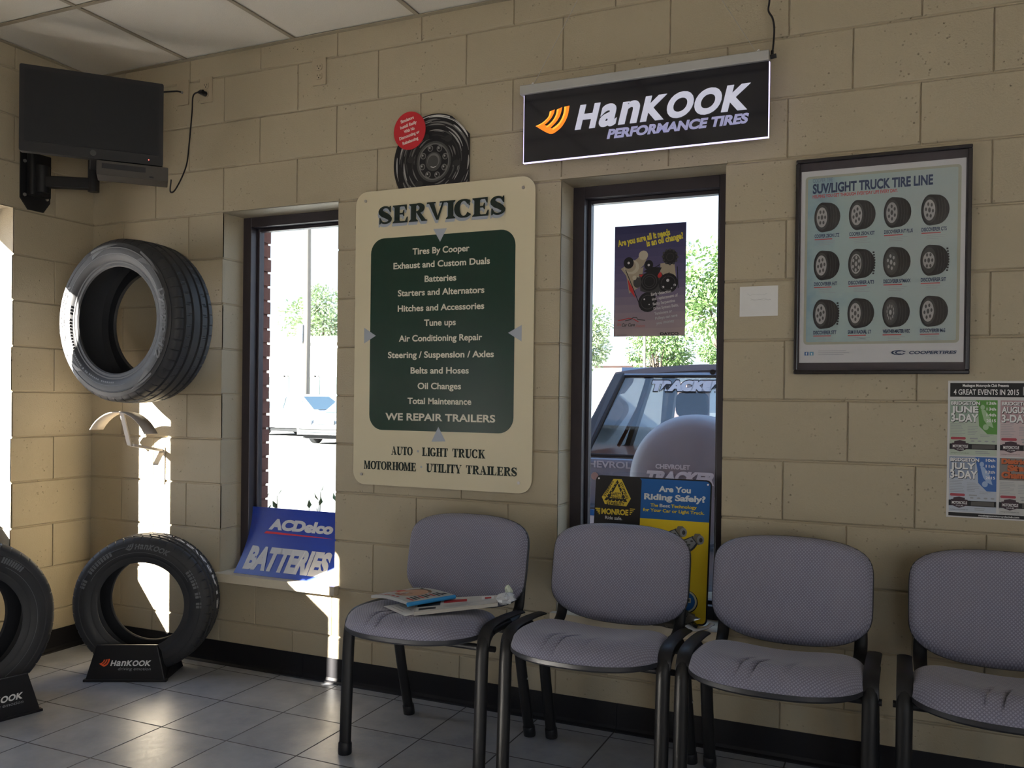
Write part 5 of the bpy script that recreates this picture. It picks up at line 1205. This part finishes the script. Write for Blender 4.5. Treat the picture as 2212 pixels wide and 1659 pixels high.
def shrub(x, y, z, ht, label, seed):
    t = thing('young_shrub', label, 'shrub', (x, y, z), group='young shrubs outside the left window'); rd = random.Random(seed)
    mb = MB(); m2_ = MB()
    for k in range(3):
        a = rd.uniform(0, 2*pi); top = Vector((.05*math.cos(a), .05*math.sin(a), ht*rd.uniform(.85, 1)))
        m2_.tube([(0, 0, 0), top*.5+Vector((.01, 0, 0)), top], [.005, .004, .002], 6)
        for j in range(9):
            f = .35+.65*j/8; b = rd.uniform(0, 2*pi); leaf(mb, top*f, (math.cos(b), math.sin(b), .5+f), .055, .026, rd)
    m2_.build('stem', mat('green_stem', (.12, .15, .05), .7), t); mb.build('foliage', leaf_mat('shrub_leaf_%d' % seed, (.08, .14, .04), (.14, .22, .06)), t)
for i, (x, lab) in enumerate(((.60, 'leafy shrub tip outside, leftmost of those over the blue sign'), (.80, 'leafy shrub tip outside over the middle of the blue sign'), (.98, 'leafy shrub tip outside, rightmost of those over the blue sign'))):
    shrub(x, .62+.05*i, ZG, .93+.02*i, lab, 20+i)

# the grey off-roader parked tail-in right outside
def panel_prism(mb, pts, x0, x1, mi=0): mb.prism(pts, lambda u, v, w: (w, u, v), x0, x1, mi)
sv_ = thing('off_roader', 'grey off roader parked with its covered spare wheel towards the right window', 'car', (2.63, 1.78, ZG), math.radians(2))
PAINT = mat('grey_blue_paint', (.24, .30, .38), .28, .2, coat=.6); PAINT2 = mat('dark_cladding', (.05, .055, .065), .5); TINT = glass_mat('car_glass', (.45, .49, .53), 2.2); HLG = mat('chrome_trim', (.5, .5, .52), .2, .9)
# section of the body from the side: y back to front, z up; half widths vary with height
prof = [(0, .36, .84), (-.03, .62, .85), (-.02, 1.0, .83), (.0, 1.06, .80)]
mb = MB()
def ring_at(y, hw_low, hw_mid, hw_top, zl, zm, zt):   # lower body cross section
    return [(-hw_low, y, zl), (-hw_mid, y, zm), (-hw_top, y, zt), (hw_top, y, zt), (hw_mid, y, zm), (hw_low, y, zl)]
rings = [ring_at(-.01, .80, .845, .80, .42, .72, 1.075), ring_at(.02, .83, .86, .81, .34, .72, 1.085), ring_at(.6, .83, .86, .81, .30, .72, 1.09), ring_at(2.4, .83, .86, .80, .30, .72, 1.07), ring_at(2.7, .83, .85, .74, .30, .72, 1.02), ring_at(3.6, .80, .82, .68, .32, .70, .95), ring_at(3.75, .74, .74, .62, .40, .66, .86)]
vs = [p for r in rings for p in r]; n = 6
fs = [(i*n+k, i*n+(k+1) % n, (i+1)*n+(k+1) % n, (i+1)*n+k) for i in range(len(rings)-1) for k in range(n)]+[tuple(range(n-1, -1, -1)), tuple(range((len(rings)-1)*n, len(rings)*n))]
mb.add(vs, fs); mb.f = [f[::-1] for f in mb.f]; bevel(mb.build('lower_body', PAINT, sv_), .03, 3)
# greenhouse: pillars and crowned roof
RZ = 1.635
def roof_pt(x, y): return RZ-.045*(x/.60)**2-.02*((y-1.1)/1.0)**2
mb = MB(); nx, ny = 12, 8; vs = []
for w in (0, -.035):
    for j in range(ny+1):
        for i in range(nx+1):
            x = -.61+1.22*i/nx; y = .26+1.62*j/ny; vs.append((x, y, roof_pt(x, y)+w))
N = (nx+1)*(ny+1); fs = []
for j in range(ny):
    for i in range(nx): a = j*(nx+1)+i; fs += [(a, a+1, a+nx+2, a+nx+1), (N+a, N+a+nx+1, N+a+nx+2, N+a+1)]
for i in range(nx): fs += [(i+1, i, N+i, N+i+1), (ny*(nx+1)+i, ny*(nx+1)+i+1, N+ny*(nx+1)+i+1, N+ny*(nx+1)+i)]
for j in range(ny): a, b_ = j*(nx+1), (j+1)*(nx+1); fs += [(a, b_, N+b_, N+a), (b_+nx, a+nx, N+a+nx, N+b_+nx)]
mb.add(vs, fs, 0, True); mb.build('roof', PAINT, sv_, angle=50)
for s in (-1, 1):
    mb = MB(); mb.add([(s*.80, .0, 1.07), (s*.80, .12, 1.07), (s*.615, .42, RZ-.06), (s*.615, .27, RZ-.06), (s*.715, -.0, 1.07), (s*.72, .09, 1.07), (s*.545, .40, RZ-.06), (s*.545, .255, RZ-.06)], [(0, 1, 2, 3), (7, 6, 5, 4), (0, 4, 5, 1), (1, 5, 6, 2), (2, 6, 7, 3), (3, 7, 4, 0)]); bevel(mb.build('rear_pillar', PAINT2, sv_), .012)
    mb = MB(); mb.add([(s*.79, 1.15, 1.07), (s*.79, 1.25, 1.07), (s*.62, 1.20, RZ-.06), (s*.62, 1.10, RZ-.06), (s*.75, 1.15, 1.07), (s*.75, 1.25, 1.07), (s*.58, 1.20, RZ-.06), (s*.58, 1.10, RZ-.06)], [(0, 1, 2, 3), (7, 6, 5, 4), (0, 4, 5, 1), (1, 5, 6, 2), (2, 6, 7, 3), (3, 7, 4, 0)]); mb.build('door_pillar', PAINT2, sv_)
    mb = MB(); mb.add([(s*.78, 2.35, 1.06), (s*.78, 2.45, 1.06), (s*.60, 1.90, RZ-.07), (s*.60, 1.80, RZ-.07), (s*.73, 2.35, 1.06), (s*.73, 2.45, 1.06), (s*.55, 1.90, RZ-.07), (s*.55, 1.80, RZ-.07)], [(0, 1, 2, 3), (7, 6, 5, 4), (0, 4, 5, 1), (1, 5, 6, 2), (2, 6, 7, 3), (3, 7, 4, 0)]); mb.build('windscreen_pillar', PAINT2, sv_)
    mb = MB(); mb.add([(s*.775, .12, 1.08), (s*.775, 2.35, 1.08), (s*.61, 1.82, RZ-.06), (s*.61, .42, RZ-.06), (s*.765, .12, 1.08), (s*.765, 2.35, 1.08), (s*.60, 1.82, RZ-.06), (s*.60, .42, RZ-.06)], [(0, 1, 2, 3), (7, 6, 5, 4)]); mb.build('side_window', TINT, sv_)
    mb = MB(); mb.rbox((s*.72-.09, -.175, .45), (s*.72+.09, -.12, .55), .02); mb.build('tail_lamp', mat('lamp_red', (.35, .02, .02), .15, coat=1), sv_)
gy = lambda z: .0+.27*(z-1.075)/(RZ-.06-1.075)
mb = MB(); mb.add([(-.70, gy(1.085), 1.085), (.70, gy(1.085), 1.085), (.55, gy(1.55), 1.55), (-.55, gy(1.55), 1.55), (-.70, gy(1.085)+.005, 1.085), (.70, gy(1.085)+.005, 1.085), (.55, gy(1.55)+.005, 1.55), (-.55, gy(1.55)+.005, 1.55)], [(0, 1, 2, 3), (7, 6, 5, 4)]); rg = mb.build('rear_window', TINT, sv_)
mb = MB()
for a, b_ in (((-.70, 1.085), (-.55, 1.55)), ((-.55, 1.55), (.55, 1.55)), ((.55, 1.55), (.70, 1.085)), ((.70, 1.085), (-.70, 1.085))): mb.tube([(a[0], gy(a[1])-.004, a[1]), (b_[0], gy(b_[1])-.004, b_[1])], .009, 8)
mb.build('window_seal', M_BLKP, rg)
mb = MB(); mb.add([(-.57, gy(1.555)-.008, 1.555), (.57, gy(1.555)-.008, 1.555), (.575, gy(1.61), 1.605), (-.575, gy(1.61), 1.605), (-.57, gy(1.555)+.05, 1.555), (.57, gy(1.555)+.05, 1.555), (.575, .40, 1.605), (-.575, .40, 1.605)], [(0, 1, 2, 3), (0, 4, 5, 1), (3, 2, 6, 7), (0, 3, 7, 4), (1, 5, 6, 2)]); mb.build('tailgate_header', PAINT, sv_)
mb = MB(); mb.cyl((-.02, gy(1.58)-.02, 1.575), (-.02, gy(1.58)+.02, 1.58), .016, 10); mb.build('washer_nozzle', M_BLKP, sv_)
def glass_fn(u, v, w): z = 1.085+v*.96; return (u, gy(z)-.006-w, z)
P = Print(.0006); WH = P_('decal_white', (.70, .72, .74)); P.text('TRACKER', -.383, .397, .060, M_BLKP, w=.435, bold=.10, shear=.15); P.up(); P.text('TRACKER', -.378, .400, .054, WH, w=.425, bold=.075, shear=.15); P.build('window_decal', glass_fn, sv_)
mb = MB(); mb.tube([(-.40, -.025, 1.10), (-.15, -.03, 1.085), (.05, -.02, 1.08)], .007, 8); mb.build('wiper', M_BLKP, sv_)
P = Print(.001); P.text('CHEVROLET', -.735, 1.015, .038, mat('emblem_grey', (.50, .53, .57), .35, .2), w=.38, bold=.02); P.build('tailgate_lettering', lambda u, v, w: (u, -.012-.02*(1.075-v)/.35-w, v), sv_)
mb = MB(); mb.cyl((-.64, -.02, .965), (-.64, -.035, .965), .022, 16); mb.build('door_lock', HLG, sv_)
sw = thing('spare_wheel_cover', 'x', 'x'); del sw['label']; del sw['category']; sw.parent = sv_; sw.location = (-.04, -.15, .98)
mb = MB(); R_ = .352
mb.lathe([(0, -.115), (.10, -.116), (.22, -.112), (.29, -.104), (.325, -.09), (.345, -.065), (R_, -.03), (R_, .06), (.33, .09), (.20, .10), (0, .10)], lambda a, b_, t: (a, t+.004*math.sin(7*math.atan2(b_, a))*(math.hypot(a, b_)/.35), b_), 64); mb.build('fabric_cover', mat('charcoal_vinyl_cover', (.26, .27, .30), .5, bump=.35, bscale=14), sw, angle=60)
P = Print(.001); P.text('CHEVROLET', -.190, .062, .024, WH, w=.185, bold=.03); P.text('TRACKER', -.252, -.012, .060, WH, w=.375, bold=.05, shear=.3); P.build('cover_lettering', lambda u, v, w: (u, -.1185-w, v), sw)
mb = MB(); mb.rbox((-.85, -.16, .40), (.85, .04, .60), .04, axis='x'); bevel(mb.build('rear_bumper', mat('bumper_grey', (.22, .25, .29), .4), sv_), .02)
pl = MB(); pl.box((-.79, -.172, .64), (-.49, -.166, .79)); pl = pl.build('number_plate', P_('plate_white', (.62, .66, .68)), sv_)
P = Print(.001); P.rect(-.79, .755, -.49, .79, P_('plate_blue', (.03, .16, .42))); P.text('C', -.725, .665, .075, P_('plate_navy', (.02, .05, .15)), w=.035, bold=.02); P.build('plate_print', lambda u, v, w: (u, -.174-w, v), sv_)
mb = MB(); mb.box((-.80, -.165, .61), (-.48, -.02, .80)); mb.build('plate_holder', PAINT2, sv_)
for s in (-1, 1):
    for y in (.55, 2.75):
        mb = MB(); mb.lathe([(.0, -.10), (.20, -.11), (.22, -.09), (.32, -.11), (.345, -.08), (.345, .08), (.32, .11), (0, .1)], lambda a, b_, t, s=s, y=y: (s*(.74-t*0)+t*s, y+a, .345+b_), 36); mb.build('wheel', M_RUB, sv_)
mb = MB()
for x in (-.35, .35):
    mb.rbox((x-.22, 1.30, .8), (x+.22, 1.45, 1.28), .08); mb.rbox((x-.11, 1.34, 1.29), (x+.11, 1.44, 1.47), .05)
mb.build('seats', mat('brown_seat', (.10, .07, .07), .9), sv_)
mb = MB(); mb.tube([(-.50, .6, 1.45), (-.62, .4, 1.12)], .012, 6); mb.build('orange_strap', PO, sv_)

def sedan(name, label, loc, rotz, paint, L=4.75, Wd=1.8, Ht=1.46):
    t = thing(name, label, 'car', loc, rotz, 'parked sedans across the lot')
    k = Ht/1.46
    low = [(-.5, .30), (-.495, .62), (-.46, .80), (-.20, .92), (.30, .94), (.44, .92), (.49, .84), (.5, .50), (.49, .30)]
    low = [(y*L, z*k) for y, z in low]
    def loft(prof, hw, name_, m, crown=0):
        mb = MB(); n = len(prof); cols = []
        for f, w in ((-1, .0), (-.96, .0), (-.5, 0), (0, 0), (.5, 0), (.96, 0), (1, 0)):
            cols.append([(f*hw(z), y, z-crown*f*f*(z/Ht)-(.05 if abs(f) == 1 else 0)*(1 if z > .6 else 0)) for y, z in prof])
        vs = [p for c in cols for p in c]
        fs = [(i*n+j, i*n+(j+1) % n, (i+1)*n+(j+1) % n, (i+1)*n+j) for i in range(len(cols)-1) for j in range(n)]+[tuple(range(n-1, -1, -1)), tuple(range((len(cols)-1)*n, len(cols)*n))]
        mb.add(vs, fs, 0, True); o = mb.build(name_, m, t, angle=35); return o
    loft(low, lambda z: Wd/2*(1 if z < .75*k else .95), 'body', paint, .04)
    cab = [(-.24*L, .90*k), (-.08*L, 1.38*k), (-.02*L, 1.45*k), (.14*L, 1.45*k), (.22*L, 1.38*k), (.38*L, .91*k)]
    hwc = lambda z: Wd/2*(.94-.30*(z-.9*k)/(.55*k)*.75)
    loft(cab, hwc, 'cabin', paint, .02)
    CG = mat('pale_car_glass', (.10, .16, .20), .08, spec=.8)
    for s in (-1, 1):
        for ya, yb, yc, yd in ((-.175, -.065, .065, .065), (.085, .085, .19, .315)):
            mb = MB(); pts = [(ya, .95), (yb, 1.36), (yc, 1.36), (yd, .95)]
            f = [(s*(hwc(z*k)+.006), y*L, z*k) for y, z in pts]; mb.add(f, [(0, 1, 2, 3)]); mb.build('side_window', CG, t)
        for y in (-.31, .30):
            mb = MB(); cx = s*(Wd/2-.10)
            mb.lathe([(.20, .085), (.30, .105), (.325, .08), (.325, -.08), (.30, -.10), (0, -.10)], lambda a, b_, q, cx=cx, y=y, s=s: (cx+s*q, y*L+a, .325+b_), 32); w_ = mb.build('wheel', M_RUB, t)
            mb = MB(); mb.lathe([(.21, .08), (.20, .095), (.10, .085), (0, .09)], lambda a, b_, q, cx=cx, y=y, s=s: (cx+s*q, y*L+a, .325+b_), 24)
            hub = mb.build('hubcap', mat('hubcap_silver', (.42, .43, .45), .35, .5), w_)
            mb = MB()
            for q in range(7):
                a = 2*pi*q/7; mb.cyl((cx+s*.088, y*L+.14*math.cos(a), .325+.14*math.sin(a)), (cx+s*.098, y*L+.14*math.cos(a), .325+.14*math.sin(a)), .034, 10)
            mb.build('hubcap_openings', mat('hub_dark', (.06, .06, .07), .5), hub)
    for (ya, za), (yb, zb), nm in (((-.232, .93), (-.085, 1.36), 'windscreen'), ((.375, .94), (.225, 1.36), 'rear_window')):
        mb = MB(); e = -.012 if nm == 'windscreen' else .012
        mb.add([(-hwc(za*k)*.9, ya*L+e, za*k+.01), (hwc(za*k)*.9, ya*L+e, za*k+.01), (hwc(zb*k)*.9, yb*L+e, zb*k+.01), (-hwc(zb*k)*.9, yb*L+e, zb*k+.01)], [(0, 1, 2, 3)]); mb.build(nm, CG, t)
    y0 = -.5*L
    mb = MB(); mb.rbox((-.34, y0-.012, .60), (.34, y0+.05, .74), .03)
    mb.build('grille', mat('grille_grey', (.16, .17, .18), .3, .6), t)
    mb = MB(); 
    for q in range(4): mb.box((-.32, y0-.018, .615+q*.03), (.32, y0-.010, .628+q*.03))
    mb.build('grille_bars', HLG, t)
    for s in (-1, 1):
        mb = MB(); mb.rbox((s*.62-.20, y0-.01, .60), (s*.62+.20, y0+.12, .75), .04); mb.build('headlamp', mat('headlamp_glass', (.5, .53, .55), .1, coat=1), t)
    mb = MB(); mb.rbox((-Wd/2+.03, y0-.06, .38), (Wd/2-.03, y0+.15, .54), .05); bevel(mb.build('front_bumper', paint, t), .02)
    mb = MB(); mb.box((-Wd/2+.1, y0-.064, .44), (Wd/2-.1, y0-.05, .47)); mb.build('bumper_strip', M_BLKP, t)
    mb = MB(); mb.rbox((-Wd/2+.05, .47*L, .36), (Wd/2-.05, .5*L+.05, .56), .05); bevel(mb.build('rear_bumper', paint, t), .02)
    mb = MB(); mb.box((-Wd/2+.08, -.46*L, .17), (Wd/2-.08, .46*L, .33)); mb.build('underbody', M_BLKP, t)
    return t
WP = mat('white_car_paint', (.62, .62, .62), .25, coat=.5); SP = mat('silver_car_paint', (.42, .43, .43), .28, .3, coat=.5)
sedan('parked_sedan', 'white sedan parked side on across the lot, seen through the left window', (-16.2, 22.6, ZG), math.radians(80), WP, Ht=1.52)
sedan('parked_sedan', 'silver sedan facing the building, right of the white sedan through the left window', (-12.2, 20.2, ZG), math.radians(6), SP)
sedan('parked_sedan', 'dark blue car partly hidden behind the white sedan at the left window edge', (-20.6, 27.5, ZG), math.radians(40), mat('blue_car_paint', (.03, .07, .13), .3, coat=.5))

def building(name, label, x0, x1, y0, y1, h, m, wins, trim=None):
    t = thing(name, label, 'building', ((x0+x1)/2, (y0+y1)/2, ZG)); ox, oy = (x0+x1)/2, (y0+y1)/2
    mb = MB(); mb.box((x0-ox, y0-oy, 0), (x1-ox, y1-oy, h)); mb.build('walls', m, t)
    mb = MB(); mb.box((x0-ox-.3, y0-oy-.3, h), (x1-ox+.3, y1-oy+.3, h+.35)); mb.build('roof_edge', mat('pale_fascia', (.6, .6, .58), .8), t)
    for a, b_, c, d in wins:
        mb = MB()
        for s0, s1, z0, z1 in ((a, b_, c, c+.08), (a, b_, d-.08, d), (a, a+.08, c, d), (b_-.08, b_, c, d)): mb.box((s0-ox, y0-oy-.05, z0), (s1-ox, y0-oy+.05, z1))
        w = mb.build('window', mat('pale_fascia', (.6, .6, .58), .8), t)
        mb = MB(); mb.box((a+.08-ox, y0-oy-.02, c+.08), (b_-.08-ox, y0-oy+.01, d-.08)); mb.build('pane', mat('shop_glass', (.10, .14, .14), .15), w)
    return t
building('shop_building', 'long white low shop with a row of windows across the street, through the left window', -40, -17.5, 36, 48, 4.4, mat('white_render', (.62, .61, .58), .9), [(-38.5+2.1*i, -36.6+2.1*i, .6, 2.6) for i in range(9)])
building('brick_building', 'low pale red building beyond the lot, behind the parked off roader', -17.5, -10.5, 58, 66, 4.0, mat('pale_red_render', (.50, .34, .30), .9), [(-14, -12, 1.0, 2.4)])
def pole(name, label, x, y, h, r, arm=False):
    t = thing(name, label, 'pole', (x, y, ZG)); mb = MB(); mb.tube([(0, 0, 0), (.04, 0, h*.5), (.02, 0, h)], [r, r*.9, r*.75], 12); mb.build('shaft', mat('weathered_wood', (.22, .19, .16), .9, var=.2), t)
    if arm:
        mb = MB(); mb.box((-1.1, -.06, h-.9), (1.1, .06, h-.76)); mb.build('cross_arm', mat('weathered_wood', (.22, .19, .16), .9), t)
        mb = MB(); mb.rbox((-.30, -.22, 3.6), (-.02, .1, 4.35), .05); mb.build('transformer_box', mat('pale_grey_metal', (.35, .36, .38), .5), t)
    else:
        mb = MB(); mb.box((-.25, -.18, h), (.25, .18, h+.14)); mb.build('lamp_head', mat('pale_grey_metal', (.35, .36, .38), .5), t)
    return t
pole('utility_pole', 'wooden utility pole standing between the parked cars and the white shop', -18.6, 25.5, 9.5, .17, True)
pole('lamp_post', 'thin lamp post standing behind the off roader below the engine poster', -6.9, 34.0, 6.0, .07)
def tree(label, x, y, h, r, seed, pale=False, n=5200):
    t = thing('leafy_tree', label, 'tree', (x, y, ZG), group='trees beyond the parking lot'); rd = random.Random(seed)
    BK = mat('bark', (.12, .09, .07), .9, var=.2)
    mb = MB(); mb.tube([(0, 0, 0), (.1, 0, h*.35), (.0, .1, h*.7)], [h*.028, h*.022, h*.008], 10); mb.build('trunk', BK, t)
    mb = MB(); cl = []
    for k in range(16):
        a = rd.uniform(0, 2*pi); e = rd.uniform(-.4, 1); rr = r*rd.uniform(.35, .75); c = Vector((rr*math.cos(a)*math.cos(e), rr*math.sin(a)*math.cos(e), h*.66+h*.28*math.sin(e))); cl.append((c, r*rd.uniform(.28, .48)))
        m3 = None
        mb.tube([(0, 0, h*.35), c*.5+Vector((0, 0, h*.18)), c], [h*.012, h*.008, h*.003], 6)
    mb.build('branches', BK, t)
    mb = MB()
    for _ in range(n):
        c, q = rd.choice(cl); d = Vector((rd.gauss(0, 1), rd.gauss(0, 1), rd.gauss(0, 1))).normalized(); p = c+d*q*rd.uniform(.5, 1)
        leaf(mb, p, d+Vector((rd.uniform(-.6, .6), rd.uniform(-.6, .6), -.3)), h*.03, h*.019, rd)
    mb.build('foliage', leaf_mat('tree_leaf_%d' % seed, (.12, .22, .07) if not pale else (.25, .33, .18), (.24, .36, .13) if not pale else (.38, .45, .26)), t)
tree('big bright green tree at the right of the right window', -5.0, 44, 9.5, 4.2, 31, n=9000)
tree('darker green tree behind the spare wheel car, left of the biggest tree', -10.6, 50, 7.0, 2.6, 32)
tree('pale green tree at the left edge of the right window', -12.2, 40, 6.4, 2.3, 33, True)
tree('thin pale tree above the white shop, left of the utility pole', -36.0, 50, 9.5, 3.4, 34, True)
tree('thin pale tree above the white shop, right of the utility pole', -28.5, 58, 11, 3.6, 35, True)
tree('small green tree behind the lamp post beyond the off roader', -11.0, 74, 8.6, 2.6, 36)
# daylight comes in from the street side behind the camera as well
